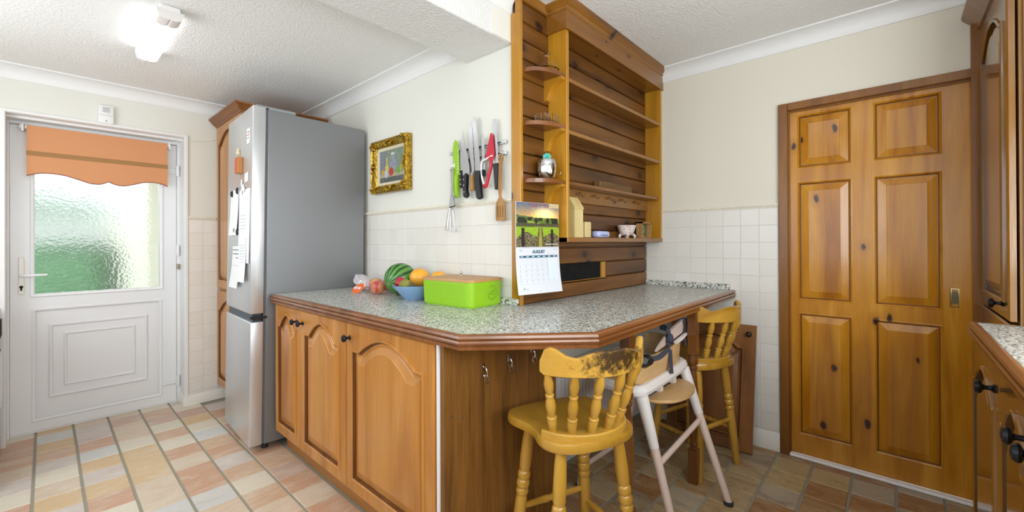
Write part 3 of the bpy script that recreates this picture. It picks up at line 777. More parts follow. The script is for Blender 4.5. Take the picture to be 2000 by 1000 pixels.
# corner shelves with brackets
for z in (2.068, 1.812, 1.537):
    bm = BM(); pts = [(1.735, PY), (1.541, PY)]
    for i in range(1, 13):
        a = PI/2*i/12; pts.append((1.735-.194*math.cos(a)**.9 if i < 12 else 1.735, PY-.108*math.sin(a)**.9))
    prism(bm, pts, 2, z-.019, z); obj('corner_shelf', bm, trimx, rk)
    bm = BM(); p2 = [(PY, z-.019), (1.207, z-.019), (1.207, z-.030)] + [(1.21+.085*t/8+.018*math.sin(PI*t/8), z-.030-.085*(t/8)+.010*math.sin(PI*t/8)) for t in range(1, 8)] + [(1.300, z-.118), (PY, z-.122)]
    prism(bm, p2, 0, 1.700, 1.7345); obj('bracket', bm, rackz, rk)

# ================================================================== COUNTER
TOP = .93
wk = thing('breakfast_bar_worktop', 'grey speckled worktop with chamfered corner and brown wooden edge', 'worktop', (1.2, 1.6, .885))
edge = [(.9, 2.742, 0), (.9, 1.047, 0), (1.225, .725, 0), (2.89, .735, 0)]
bm = BM()
inn = [(.922, 2.742), (.922, 1.056), (1.234, .747), (2.89, .757)]
poly = inn+[(2.89, PY-.001), (XB-.02, PY-.001), (XB-.02, YB), (XB-.008, YB), (XB-.008, 2.742)]
prism(bm, poly, 2, TOP-.04, TOP); obj('laminate_top', bm, lam, wk)
bm = BM()
prof = [(-.022, .930), (-.018, .9312), (-.008, .9308), (-.001, .926), (.001, .918), (-.006, .9155), (-.006, .9125), (.002, .910), (.004, .904), (.002, .8985), (-.006, .8965), (-.006, .8935), (-.001, .8915), (-.001, .8805), (-.022, .8795)]
sweep(bm, edge, prof, side=-1 if False else 1); obj('wood_edge', bm, trimx, wk)
bm = BM(); box(bm, XD-.026, XD-.008, .765, PY-.002, TOP, .965, .002); obj('upstand', bm, lamup, wk); bm = BM(); box(bm, XB-.028, XB-.009, YB-.045, 1.455, TOP, .962, .002)
obj('upstand', bm, lamup, wk)
# turned legs under the bar
def bar_leg(x, y):
    bm = BM(); h = .023
    box(bm, x-h, x+h, y-h, y+h, .655, .882, .003)
    lathe(bm, [(r_, z) for r_, z in ((.018, .172), (.020, .18), (.013, .186), (.020, .194), (.021, .20), (.014, .207), (.016, .22), (.021, .30), (.024, .40), (.023, .47), (.017, .54), (.013, .575), (.020, .585), (.021, .593), (.014, .60), (.022, .61), (.024, .625), (.020, .64), (.020, .656))], 16, Matrix.Translation((x, y, 0)))
    box(bm, x-h, x+h, y-h, y+h, .0, .175, .003)
    return obj('leg', bm, legw, wk)
bar_leg(1.555, .790); bar_leg(2.225, .765)
bm = BM(); box(bm, 1.60, 2.885, 1.25, 1.30, .83, .885); obj('apron_rail', bm, legw, wk)

# base cabinets
def base_unit(label, y0, y1, doors, knobs):
    t = thing('base_cabinet', label, 'cabinet', (1.24, (y0+y1)/2, .1), group='honey wood base cabinets')
    bm = BM(); box(bm, .944, XB-.012, y0, y1, .1, .878); obj('body', bm, cabv, t)
    for (a, b), kn in zip(doors, knobs):
        w = b-a; M_ = frame_m((.942, b, .120), (0, -1, 0), (-1, 0, 0))
        bf, bp = BM(), BM()
        mg = .052 if w > .4 else .045
        panelled_door(bf, bp, M_, w, .752, .021, [(mg, .055, w-mg, .640)], arch=.078 if w > .5 else .072, sh=.05 if w > .5 else (.036 if w > .4 else .026))
        d = obj('door', bf, [cabv, glz_shade], t, sharp=17); obj('panel', bp, [cabv, glz_shade], d, sharp=7)
        knob(d, (.921, kn, .806), (-1, 0, 0))
    return t
base_unit('honey wood base cabinet with two arched doors next to the fridge', 1.858, 2.740, [(2.378, 2.738), (1.862, 2.370)], [2.415, 2.335])
base_unit('honey wood base cabinet with one wide arched door at the counter corner', 1.198, 1.856, [(1.210, 1.853)], [1.820])
bm = BM(); box(bm, .986, 1.006, 1.19, 2.74, 0, .099, .002); obj('plinth', bm, cabx, label='brown plinth board under the honey wood base cabinets', cat='plinth')
bm = BM(); box(bm, .936, 1.600, 1.172, 1.192, 0, .879, .002); ep = obj('end_panel', bm, panelw, label='dark oak veneer end panel under the chamfered worktop corner', cat='panel')
bm = BM(); box(bm, .930, .942, 1.192, 1.204, .0, .879); obj('edging_strip', bm, white, ep, label='white edging strip')
for x, z in ((.970, .612), (1.02, .59)):
    bm = BM(); rod(bm, (x, 1.173, z), (x, 1.170, z), .005); obj('screw', bm, steelb, ep)
for i, (x, z, lb) in enumerate(((1.127, .748, 'chrome hook on the dark end panel, nearest the white strip'), (1.266, .757, 'chrome hook in the middle of the dark end panel'), (1.413, .765, 'chrome hook on the dark end panel, just left of the stool back'))):
    t = thing('wall_hook', lb, 'hook', (x, 1.172, z), group='chrome hooks on the end panel')
    bm = BM(); box(bm, x-.006, x+.006, 1.166, 1.172, z-.012, z+.022, .002); obj('plate', bm, chrome, t)
    bm = BM(); tube(bm, [(x, 1.168, z+.008), (x, 1.155, z+.006), (x, 1.146, z-.010), (x, 1.148, z-.024), (x, 1.158, z-.032), (x, 1.166, z-.024)], .0028, 6)
    tube(bm, [(x+.012*math.cos(2*PI*k/14), 1.150+.004*math.sin(2*PI*k/14), z-.035+.016*math.sin(2*PI*k/14)) for k in range(14)], .0016, 5, True); obj('hook', bm, chrome, t)

# ================================================================== FRIDGE
fr = thing('fridge_freezer', 'tall silver grey fridge freezer with papers on its doors', 'fridge freezer', (.79, 2.775, 0), rot=(0, R(.75), R(-2.2)))
FH, FW, FDp = 2.035, .575, .69
def lbox(*a, **k):
    bm = BM(); box(bm, *a, **k); return bm
obj('body', lbox(.082, FDp, 0, FW, .045, 2.032, .003), fside, fr, False)
obj('upper_door', lbox(0, .070, .0, FW, .818, 2.045, .006, 3), ffront, fr, False)
obj('lower_door', lbox(0, .070, .0, FW, .045, .772, .006, 3), ffront, fr, False)
bm = BM(); box(bm, .014, .060, .012, FW-.012, .770, .820); obj('handle_recess', bm, plain('dark_blue_grey', '#2b3a46', .4), fr, False)
bm = BM(); box(bm, .068, .084, .006, FW-.006, .05, 2.03); obj('door_seal', bm, plain('grey_seal', '#5b5e63', .6), fr, False)
bm = BM(); box(bm, .0, .088, -.001, .02, .788, .803, .001); obj('middle_hinge', bm, black, fr, False)
bm = BM(); box(bm, .086, .235, .0, .05, 2.032, 2.052, .003); box(bm, .02, .09, .01, .035, 2.044, 2.054); obj('hinge_cover', bm, grey, fr, False)
for y in (.06, FW-.06):
    for x in (.10, FDp-.08):
        bm = BM(); rod(bm, (x, y, -.004), (x, y, .046), .018); obj('foot', bm, rubber, fr, False)
FM = MW[fr.name]
def on_fridge(name, u0, u1, z0, z1, mat, label, cat, th=.002, curl=0.0, group=None, skew=0.0, base=.001):
    """u from the fridge's near edge, seen on its door front"""
    bm = BM(); n = 6
    A = []
    for i in range(n+1):
        z = z1+(z0-z1)*i/n; off = -base-curl*(i/n)**2; s = skew*(1-i/n)
        A.append([bm.verts.new(FM @ Vector((off-h, u+s, z))) for h, u in ((0, u0), (th, u0), (th, u1), (0, u1))])
    for P, Q in zip(A, A[1:]):
        for k in range(4): bm.faces.new((P[k], P[(k+1) % 4], Q[(k+1) % 4], Q[k]))
    bm.faces.new(A[0][::-1]); bm.faces.new(A[-1])
    t = thing(name, label, cat, FM @ Vector((-.002, (u0+u1)/2, z0)), group=group)
    obj('sheet' if 'paper' in name or 'note' in name else 'plate', bm, mat, t); return t
def lines(parent, u0, u1, zs, mat=gridm, off=-.0042):
    bm = BM()
    for z, a, b, h in zs:
        vs = [bm.verts.new(FM @ Vector((off, u0+(u1-u0)*q, z+dz))) for q, dz in ((a, 0), (b, 0), (b, h), (a, h))]; bm.faces.new(vs)
    obj('print', bm, mat, parent)
t = on_fridge('paper_sheet', .285, .475, 1.285, 1.575, paper, 'blank white paper sheet held by magnets high on the fridge, far edge', 'paper', curl=.012)
t = on_fridge('paper_sheet', .030, .265, 1.115, 1.560, paper, 'large white paper sheet on the fridge door near its hinge edge', 'paper', curl=.004)
lines(t, .03, .265, [(1.40-i*.02, .3, .85, .004) for i in range(5)])
t = on_fridge('paper_note', .06, .20, 1.00, 1.265, paper, 'slanting white printed letter low on the upper fridge door', 'paper', curl=.016, skew=.03, base=.006)
lines(t, .07, .22, [(1.22-i*.017, .15, .85, .003) for i in range(9)], off=-.013)
t = on_fridge('paper_note', .225, .41, .955, 1.215, paper, 'white bill with blue lines at the bottom of upper fridge door', 'paper', curl=.02)
lines(t, .235, .40, [(1.19, .05, .95, .004), (1.165, .05, .9, .004), (1.14, .1, .5, .004), (1.09, .0, .95, .004), (1.075, .1, .8, .003), (1.03, .05, .3, .02)], ink, -.0075)
on_fridge('sticker', .055, .115, 1.83, 1.92, paper, 'square white energy sticker near the top of the fridge door', 'sticker', th=.001)
bm = BM(); 
for z, a, b in ((1.895, .06, .10), (1.878, .065, .105), (1.86, .07, .10)):
    bm.faces.new([bm.verts.new(FM @ Vector((-.0032, u, z+dz))) for u, dz in ((a, 0), (b, 0), (b, .006), (a, .006))])
st = [o for o in bpy.data.objects if o.name.startswith('sticker')][0]; obj('print', bm, redp, st)
t = thing('matchbox_magnet', 'small red and tan matchbox shaped magnet on the fridge door', 'magnet', FM @ Vector((-.01, .24, 1.66)))
bm = BM(); box(bm, -.030, -.001, .20, .262, 1.665, 1.765, .002); bmesh.ops.transform(bm, matrix=FM, verts=bm.verts); obj('box', bm, plain('tan_card', '#b5793c', .6), t)
bm = BM(); box(bm, -.031, -.030, .203, .259, 1.672, 1.755); box(bm, -.028, -.003, .2622, .2632, 1.67, 1.76); bmesh.ops.transform(bm, matrix=FM, verts=bm.verts); obj('label', bm, plain('brick_red', '#c8553a', .6), t)
t = thing('bear_magnet', 'small cream figure magnet above the red matchbox magnet', 'magnet', FM @ Vector((-.01, .275, 1.785)))
bm = BM(); ball(bm, (0, 0, 0), .012, 1.2, 10, 8); ball(bm, (0, 0, .019), .009, 1, 10, 8); bmesh.ops.transform(bm, matrix=FM @ Matrix.Translation((-.010, .275, 1.80)), verts=bm.verts); obj('figure', bm, plain('cream_resin', '#d8cba8', .5), t)
for u, z, lb in ((.432, 1.555, 'dark round clip magnet at the far top corner of the blank sheet'), (.30, 1.565, 'dark clip magnet at the near top corner of the blank sheet'), (.345, 1.315, 'silver clip magnet at the bottom of the blank sheet'), (.285, 1.305, 'silver clip magnet beside the bottom of the blank sheet')):
    t = thing('clip_magnet', lb, 'magnet', FM @ Vector((-.008, u, z)), group='clip magnets on the fridge')
    bm = BM(); lathe(bm, [(.018, 0), (.018, .004), (.010, .010), (.004, .011)], 12, FM @ Matrix.Translation((-.0045, u, z)) @ Matrix.Rotation(-PI/2, 4, 'Y') @ Matrix.Diagonal((1.2, .8, 1, 1))); obj('disc', bm, blackmetal, t)
for u, z, lb in ((.105, 1.625, 'left of two tiny white tab magnets near the fridge edge'), (.07, 1.628, 'right of two tiny white tab magnets near the fridge edge'), (.165, 1.57, 'white rabbit shaped magnet at the top of the large sheet')):
    t = thing('white_magnet', lb, 'magnet', FM @ Vector((-.004, u, z)), group='white magnets on the fridge')
    bm = BM()
    if 'rabbit' in lb:
        for p, r_, s in (((0, 0, 0), .022, 1), ((0, .03, .035), .012, 1.9), ((0, -.02, -.01), .018, .9), ((0, .03, -.02), .012, 1.8)): ball(bm, p, r_, s, 10, 8)
        bmesh.ops.scale(bm, vec=(.3, 1, 1), verts=bm.verts)
    else: box(bm, -.004, .004, -.009, .009, -.028, .028, .003)
    bmesh.ops.transform(bm, matrix=FM @ Matrix.Translation((-.008, u, z)), verts=bm.verts); obj('tab', bm, white2, t)

# ================================================================== TALL CABINET beyond the fridge
tc_ = thing('tall_cabinet', 'tall honey wood larder cabinet with crown behind the fridge', 'cabinet', (1.2, 3.68, 0))
bm = BM(); box(bm, .938, XB-.012, 3.372, 3.982, .12, 2.15); obj('body', bm, cabv, tc_)
bm = BM(); box(bm, .985, XB-.012, 3.39, 3.975, 0, .12); obj('plinth', bm, legw, tc_)
for z0, z1 in ((.125, .865), (.885, 2.148)):
    w = .60; M_ = frame_m((.936, 3.978, z0), (0, -1, 0), (-1, 0, 0)); bf, bp = BM(), BM(); h = z1-z0
    panelled_door(bf, bp, M_, w, h, .021, [(.05, .055, w-.05, h-.135)], arch=.085, sh=.03); d = obj('door', bf, [cabv, glz_shade], tc_, sharp=17); obj('panel', bp, [cabv, glz_shade], d, sharp=7)
bm = BM(); cr = [(0, 2.145), (.006, 2.147), (.008, 2.156), (.016, 2.160), (.028, 2.172), (.044, 2.192), (.052, 2.196), (.054, 2.206), (0, 2.206)]
sweep(bm, [(.915, 3.985, 0), (.915, 3.35, 0), (1.50, 3.35, 0)], cr, side=1 if True else -1); obj('crown', bm, crownw, tc_)

# ================================================================== RIGHT SIDE : base units, worktop, larder
EX = 2.262; ET = .935
we = thing('side_worktop', 'speckled worktop with brown wooden edge at the right picture border', 'worktop', (1.0, -.5, .89))
bm = BM(); prism(bm, [(EX, -.222), (EX, -.84), (-.80, -.84), (-.80, -.222)], 2, ET-.04, ET); obj('laminate_top', bm, lam, we)
bm = BM(); sweep(bm, [(-.80, -.199, 0), (EX, -.199, 0)], [(o, z+.005) for o, z in prof], side=-1); obj('wood_edge', bm, trimx, we)
eb = thing('side_base_cabinet', 'glossy brown base cabinet row under the right hand worktop', 'cabinet', (1.0, -.5, .1))
bm = BM(); box(bm, -.80, EX-.004, -.84, -.232, .1, .884); obj('body', bm, ecab, eb)
bm = BM(); box(bm, -.80, EX-.004, -.29, -.27, 0, .1); obj('plinth', bm, cabx, eb)
for x0, x1, kx in ((1.742, EX-.01, 1.80), (1.34, 1.734, 1.385), (.86, 1.332, 1.285), (.36, .852, .42)):
    w = x1-x0; M_ = frame_m((x1, -.231, .115), (-1, 0, 0), (0, 1, 0)); bf, bp = BM(), BM()
    panelled_door(bf, bp, M_, w, .762, .021, [(.05, .055, w-.05, .640)], arch=.075, sh=.022); d = obj('door', bf, [ecab, glze_shade], eb, sharp=17); obj('panel', bp, [ecab, glze_shade], d, sharp=7)
    knob(d, (kx, -.210, .812), (0, 1, 0), s=1.15)
la = thing('right_larder', 'tall glossy brown larder cabinet with crown beside the pine door', 'cabinet', (2.58, -.55, 0))
bm = BM(); box(bm, EX+.012, 2.868, -.84, -.325, 0, 2.20); obj('body', bm, ecabside, la)
w = 2.868-EX-.016
for z0, z1 in ((.945, 2.19), (.10, .935)):
    M_ = frame_m((2.868, -.318, z0), (-1, 0, 0), (0, 1, 0)); bf, bp = BM(), BM(); h = z1-z0
    panelled_door(bf, bp, M_, w, h, .021, [(.055, .06, w-.055, h-.16)], arch=.085, sh=.03); d = obj('door', bf, [ecab, glze_shade], la, sharp=17); obj('panel', bp, [ecab, glze_shade], d, sharp=7)
    if z0 > .5: knob(d, (2.36, -.297, 1.0), (0, 1, 0), s=1.1)
bm = BM(); box(bm, 2.868, XD-.002, -.84, -.268, 0, ZC-.0); obj('filler_strip', bm, frm, la)
bm = BM(); cr2 = [(0, 2.195), (.008, 2.198), (.010, 2.212), (.055, 2.262), (.058, 2.275), (0, 2.275)]
sweep(bm, [(XD-.003, -.297, 0), (EX, -.297, 0)], cr2, side=1); obj('crown', bm, frm, la)
bm = BM(); box(bm, EX-.0, EX+.012, -.84, -.335, ET+.001, 2.2); obj('side_panel', bm, ecabside, la)

# appliance corner at the left picture border
bm = BM(); box(bm, -.80, -.172, 3.3, 3.92, .0, .86, .012, 3)
ap = obj('kitchen_appliance', bm, plain('silver_enamel', '#b9bcc2', .25, .7), label='silver grey appliance side just showing at the left picture border', cat='appliance')
bm = BM(); rod(bm, (-.172, 3.62, .5), (-.160, 3.62, .5), .16, seg=28); obj('door_ring', bm, chrome, ap)
bm = BM(); box(bm, -.174, -.168, 3.75, 3.88, .70, .80, .002); obj('control_dial', bm, dark, ap)

# ================================================================== CEILING LIGHTS
def batten(x0, x1, y0, y1, zc, label):
    t = thing('ceiling_light', label, 'ceiling light', ((x0+x1)/2, (y0+y1)/2, zc))
    bm = BM(); box(bm, x0+.015, x1-.015, y0, y1, zc-.03, zc-.0005, .003); obj('base', bm, white2, t)
    pr = [(x0, zc-.022), (x0+.012, zc-.058), (x0+.03, zc-.066), ((x0+x1)/2-.006, zc-.066), ((x0+x1)/2, zc-.061), ((x0+x1)/2+.006, zc-.066), (x1-.03, zc-.066), (x1-.012, zc-.058), (x1, zc-.022)]
    bm = BM(); prism(bm, pr, 1, y0+.085, y1-.03); obj('diffuser', bm, tube_em, t)
    bm = BM(); prism(bm, [(a, b-.001) for a, b in pr], 1, y0-.004, y0+.085); obj('end_cap', bm, frostw, t)
    bm = BM(); prism(bm, [(a, b-.001) for a, b in pr], 1, y1-.03, y1+.0); obj('end_cap', bm, frostw, t)
batten(.335, .440, 2.46, 3.13, ZL, 'lit white fluorescent batten on the left ceiling')
batten(.55, .67, .05, .95, ZC, 'lit white fluorescent batten over the camera, outside the frame')

# ================================================================== PICTURE
def colour_grid(name, fn, nu, nv, P, mat, parent):
    """flat print: fn(u,v)->srgb tuple; P(u,v)->world point"""
    bm = BM(); g = [[bm.verts.new(P(i/nu, j/nv)) for i in range(nu+1)] for j in range(nv+1)]
    cl = bm.loops.layers.color.new('Col')
    for j in range(nv):
        for i in range(nu):
            q = bm.faces.new((g[j][i], g[j][i+1], g[j+1][i+1], g[j+1][i]))
            c = fn((i+.5)/nu, (j+.5)/nv); 
            for lp in q.loops: lp[cl] = (c[0], c[1], c[2], 1)
    return obj(name, bm, mat, parent)
pc = thing('picture', 'still life painting in an ornate gilt frame on the cream wall', 'picture', (1.51, 2.44, 1.56))
PX = XB-.004
y0, y1, z0, z1 = 2.215, 2.640, 1.562, 1.912
bm = BM(); pf = [(0, .0), (0, .034), (.008, .042), (.018, .034), (.028, .030), (.038, .024), (.046, .026), (.052, .016), (.052, .0)]
L = [[bm.verts.new((PX-h, a, b)) for a, b in ((y0+o, z0+o), (y1-o, z0+o), (y1-o, z1-o), (y0+o, z1-o))] for o, h in pf]
for A, B in zip(L, L[1:]):
    for i in range(4): bm.faces.new((A[i], A[(i+1) % 4], B[(i+1) % 4], B[i]))
obj('frame', bm, gold, pc)
bm = BM(); random.seed(3)
def swag(cy, cz, n, sy, sz):
    for i in range(n):
        c = (PX-.036-random.uniform(0, .006), cy+random.uniform(-sy, sy), cz+random.uniform(-sz, sz))
        ball(bm, c, random.uniform(.005, .010), random.uniform(.6, 1.2), 7, 5)
for cy, cz in ((y0+.03, z0+.03), (y1-.03, z0+.03), (y0+.03, z1-.03), (y1-.03, z1-.03)): swag(cy, cz, 16, .028, .028)
for cy, cz, a, b in (((y0+y1)/2, z1-.028, .045, .018), ((y0+y1)/2, z0+.028, .045, .018), (y0+.028, (z0+z1)/2, .018, .045), (y1-.028, (z0+z1)/2, .018, .045)): swag(cy, cz, 14, a, b)
obj('carving', bm, gold, pc)
bm = BM(); pm = [(.050, .014), (.052, .018), (.070, .012), (.070, .006)]
L = [[bm.verts.new((PX-h, a, b)) for a, b in ((y0+o, z0+o), (y1-o, z0+o), (y1-o, z1-o), (y0+o, z1-o))] for o, h in pm]
for A, B in zip(L, L[1:]):
    for i in range(4): bm.faces.new((A[i], A[(i+1) % 4], B[(i+1) % 4], B[i]))
obj('slip_mount', bm, plain('cream_slip', '#d3c7aa', .7), pc)
def hexc(h): return tuple(int(h[i:i+2], 16)/255 for i in (1, 3, 5))
def paint(u, v):
    n = random.uniform(-.06, .06); c = hexc('#7d8a78') if v > .27 else (hexc('#a79d84') if v > .17 else hexc('#565c56'))
    if v > .27 and abs(u-.12) < .14: c = hexc('#7b7f88')
    def ell(cx, cy, a, b): return ((u-cx)/a)**2+((v-cy)/b)**2 < 1
    if ell(.30, .42, .07, .17) or (abs(u-.30) < .022 and .5 < v < .78): c = hexc('#c9b25c')
    if ell(.57, .52, .13, .21) or (abs(u-.56) < .06 and .6 < v < .86): c = hexc('#8d90a0')
    if ell(.55, .86, .075, .03): c = hexc('#d7d6d4')
    if ell(.14, .34, .08, .07): c = hexc('#c89a3c')
    if ell(.88, .40, .06, .10): c = hexc('#a8a63c')
    if ell(.76, .33, .08, .10): c = hexc('#6f9c3c')
    if ell(.27, .27, .07, .13): c = hexc('#b9b9c6')
    if ell(.48, .32, .09, .13): c = hexc('#b23a2a')
    return tuple(max(0, min(1, x+n)) for x in c)
colour_grid('painting', paint, 44, 36, lambda u, v: (PX-.008, y1-.068-u*(y1-y0-.136), z0+.068+v*(z1-z0-.136)), vcolg, pc)

# ================================================================== KNIVES, RACK AND UTENSILS
WX = XB
for z, ya, yb, lb in ((1.727, 1.406, 1.835, 'upper steel magnetic knife strip on the cream wall'), (1.672, 1.406, 1.76, 'lower steel magnetic knife strip on the cream wall')):
    t = thing('knife_strip', lb, 'knife rack', (WX-.01, (ya+yb)/2, z), group='magnetic knife strips')
    bm = BM(); box(bm, WX-.018, WX-.0005, ya, yb, z-.009, z+.009, .002); obj('bar', bm, plain('satin_steel', '#c9cbcd', .38, .8), t)
    bm = BM(); box(bm, WX-.0195, WX-.017, ya+.03, yb-.03, z-.003, z+.003); obj('magnet_inlay', bm, black, t)
def knife(label, blade, handle, bmat=None, hmat=None, rivets=None, bolster=None, xo=0.0):
    t = thing('knife', label, 'knife', (WX-.02, handle[0][0], handle[-1][1]), group='knives on the magnetic strips')
    bm = BM(); x = WX-.0215-xo; prism(bm, blade, 0, x-.0022, x); obj('blade', bm, bmat or steelb, t)
    bm = BM(); prism(bm, handle, 0, x-.011, x+.008); bmesh.ops.bevel(bm, geom=bm.edges[:], offset=.0035, segments=2, affect='EDGES'); h = obj('handle', bm, hmat or black, t)
    if rivets:
        for y, z in rivets:
            bm = BM(); rod(bm, (x-.013, y, z), (x-.010, y, z), .004, seg=8); obj('rivet', bm, chrome, h)
    if bolster:
        bm = BM(); prism(bm, bolster, 0, x-.007, x+.005); obj('bolster', bm, steelb, h)
    return t
# outlines are (y, z); smaller y is nearer the camera
knife('lime green santoku knife with holes along its edge', [(1.795, 1.60), (1.798, 1.75), (1.79, 1.782), (1.778, 1.795), (1.765, 1.785), (1.752, 1.74), (1.742, 1.60)], [(1.788, 1.60), (1.750, 1.60), (1.757, 1.53), (1.755, 1.477), (1.780, 1.477), (1.785, 1.53)], green2, green2)
bm = BM()
for i in range(9): rod(bm, (WX-.0245, 1.757-i*.0008, 1.615+i*.016), (WX-.0235, 1.757-i*.0008, 1.615+i*.016), .0035, seg=8)
kn_ = [o for o in bpy.data.objects if o.name == 'knife'][0]; obj('hole', bm, white2, kn_)
knife('cook\'s knife with broad pointed blade and black riveted handle', [(1.702, 1.585), (1.712, 1.70), (1.709, 1.81), (1.706, 1.833), (1.695, 1.80), (1.675, 1.72), (1.654, 1.635), (1.650, 1.59), (1.675, 1.585)], [(1.698, 1.585), (1.672, 1.60), (1.661, 1.59), (1.672, 1.51), (1.655, 1.478), (1.672, 1.466), (1.694, 1.474), (1.697, 1.53)], rivets=((1.686, 1.565), (1.684, 1.535), (1.682, 1.50)), xo=.012)
knife('short black riveted knife half hidden behind the cook\'s knife', [(1.735, 1.62), (1.736, 1.72), (1.728, 1.74), (1.718, 1.66), (1.716, 1.62)], [(1.738, 1.62), (1.714, 1.62), (1.712, 1.535), (1.734, 1.525)], rivets=((1.727, 1.60), (1.725, 1.57), (1.723, 1.545)))
knife('fluted slicing knife with a light wooden handle', [(1.664, 1.60), (1.668, 1.83), (1.660, 1.842), (1.640, 1.838), (1.624, 1.635), (1.626, 1.60)], [(1.650, 1.585), (1.624, 1.585), (1.622, 1.505), (1.654, 1.505)], hmat=spatw, bolster=[(1.643, 1.60), (1.632, 1.60), (1.630, 1.585), (1.646, 1.585)], xo=.002)
knife('long bread knife with a black curved handle in the middle', [(1.612, 1.60), (1.622, 1.75), (1.636, 1.868), (1.630, 1.885), (1.619, 1.888), (1.610, 1.88), (1.582, 1.70), (1.570, 1.60)], [(1.614, 1.605), (1.566, 1.60), (1.578, 1.55), (1.570, 1.485), (1.556, 1.462), (1.580, 1.452), (1.600, 1.462), (1.607, 1.53)], xo=.006)
knife('knife with narrow steel blade behind the red cake server', [(1.568, 1.60), (1.570, 1.76), (1.562, 1.79), (1.550, 1.76), (1.545, 1.60)], [(1.566, 1.605), (1.547, 1.605), (1.548, 1.57), (1.565, 1.57)], xo=.0)
knife('carving knife with straight blade and black handle nearest the wooden panelling', [(1.463, 1.62), (1.480, 1.72), (1.489, 1.835), (1.482, 1.852), (1.468, 1.845), (1.454, 1.72), (1.448, 1.62)], [(1.486, 1.625), (1.446, 1.625), (1.444, 1.60), (1.447, 1.495), (1.470, 1.493), (1.471, 1.59)], xo=.002)
t = thing('cake_server', 'red triangular cake server knife with red and white loop handle', 'cake server', (WX-.025, 1.52, 1.52))
x = WX-.030
bm = BM(); prism(bm, [(1.536, 1.655), (1.518, 1.72), (1.498, 1.778), (1.488, 1.78), (1.480, 1.765), (1.470, 1.672), (1.476, 1.645)], 0, x-.002, x); obj('blade', bm, redp, t)
bm = BM(); tube(bm, smooth_path([(x, 1.500, 1.66), (x, 1.495, 1.62), (x, 1.512, 1.57), (x, 1.528, 1.525), (x, 1.537, 1.515), (x, 1.545, 1.525)], 4), .009, 8); obj('handle', bm, redp, t)
bm = BM(); tube(bm, smooth_path([(x, 1.483, 1.666), (x, 1.53, 1.655), (x, 1.561, 1.645), (x, 1.566, 1.61), (x, 1.560, 1.56), (x, 1.545, 1.523)], 4), .005, 8); obj('loop', bm, white2, t)
# hooks
def shook(y, z, lb):
    bm = BM(); x = WX-.022
    tube(bm, smooth_path([(x+.012, y, z+.008), (x+.008, y, z+.016), (x-.002, y, z+.014), (x-.004, y, z), (x-.002, y, z-.022), (x-.010, y, z-.034), (x-.020, y, z-.026)], 4), .0022, 6)
    return obj('s_hook', bm, chrome, None, label=lb, cat='hook', group='steel hooks on the knife strips', origin=(x, y, z))
shook(1.800, 1.66, 'steel hook holding the whisk at the far end of the strips')
shook(1.786, 1.665, 'steel hook holding the peeler beside the whisk hook')
shook(1.430, 1.668, 'steel hook holding the wooden spatula')
bm = BM(); x = WX-.028
tube(bm, smooth_path([(x, 1.806, 1.635), (x, 1.805, 1.55), (x, 1.802, 1.46)], 4), .006, 8)
wh = thing('whisk', 'wire balloon whisk hanging at the far end of the knife strips', 'whisk', (x, 1.80, 1.29)); obj('handle', bm, chrome, wh)
for k in range(5):
    a = PI*k/5; pts = []
    for i in range(17):
        s = i/16*2*PI; rr = .058*math.sin(s/2)**1.5; zz = 1.46-.165*(1-math.cos(s))/2
        sg = math.sin(s)
        pts.append((x-.012*0+math.cos(a)*rr*(1 if s < PI else -1)*.35-.006, 1.802+math.sin(a+.3)*rr*(1 if s < PI else -1), zz))
    bm = BM(); tube(bm, pts, .0011, 5); obj('wire', bm, chrome, wh)
pl_ = thing('peeler', 'grey and steel peeler hanging below the green knife', 'peeler', (WX-.04, 1.77, 1.43))
x = WX-.048
bm = BM(); tube(bm, [(x+.012, 1.787, 1.645), (x+.010, 1.785, 1.56), (x+.004, 1.781, 1.49)], .0055, 8); obj('stem', bm, chrome, pl_)
bm = BM(); prism(bm, [(1.764, 1.487), (1.784, 1.49), (1.796, 1.44), (1.788, 1.428), (1.752, 1.43)], 0, x-.006, x+.006); obj('head', bm, steelb, pl_)
bm = BM(); rod(bm, (x-.004, 1.747, 1.430), (x-.004, 1.790, 1.424), .003, seg=8); obj('blade', bm, black, pl_)
sp = thing('wooden_spatula', 'slotted wooden spatula hanging beside the panelling', 'spatula', (WX-.03, 1.43, 1.34))
x = WX-.036
bm = BM(); out = [(1.436, 1.455), (1.442, 1.49), (1.436, 1.62), (1.442, 1.645), (1.440, 1.662), (1.424, 1.668), (1.412, 1.658), (1.410, 1.638), (1.419, 1.61), (1.421, 1.49), (1.424, 1.455), (1.400, 1.425), (1.396, 1.405), (1.396, 1.345), (1.403, 1.338), (1.452, 1.338), (1.459, 1.345), (1.460, 1.405), (1.455, 1.425)]
V = [bm.verts.new((x, a, b)) for a, b in out]; ed = [bm.edges.new((V[i], V[(i+1) % len(V)])) for i in range(len(V))]
for yc in (1.412, 1.428, 1.444):
    q = [bm.verts.new((x, a, b)) for a, b in ((yc-.0035, 1.355), (yc+.0035, 1.355), (yc+.0035, 1.408), (yc, 1.413), (yc-.0035, 1.408))]
    ed += [bm.edges.new((q[i], q[(i+1) % 5])) for i in range(5)]
q = [bm.verts.new((x, 1.427+.005*math.cos(2*PI*i/8), 1.650+.006*math.sin(2*PI*i/8))) for i in range(8)]
ed += [bm.edges.new((q[i], q[(i+1) % 8])) for i in range(8)]
bmesh.ops.triangle_fill(bm, edges=ed, use_beauty=True)
g = bmesh.ops.extrude_face_region(bm, geom=bm.faces[:]); bmesh.ops.translate(bm, vec=(.007, 0, 0), verts=[v for v in g['geom'] if isinstance(v, bmesh.types.BMVert)])
obj('blade_and_handle', bm, spatw, sp)
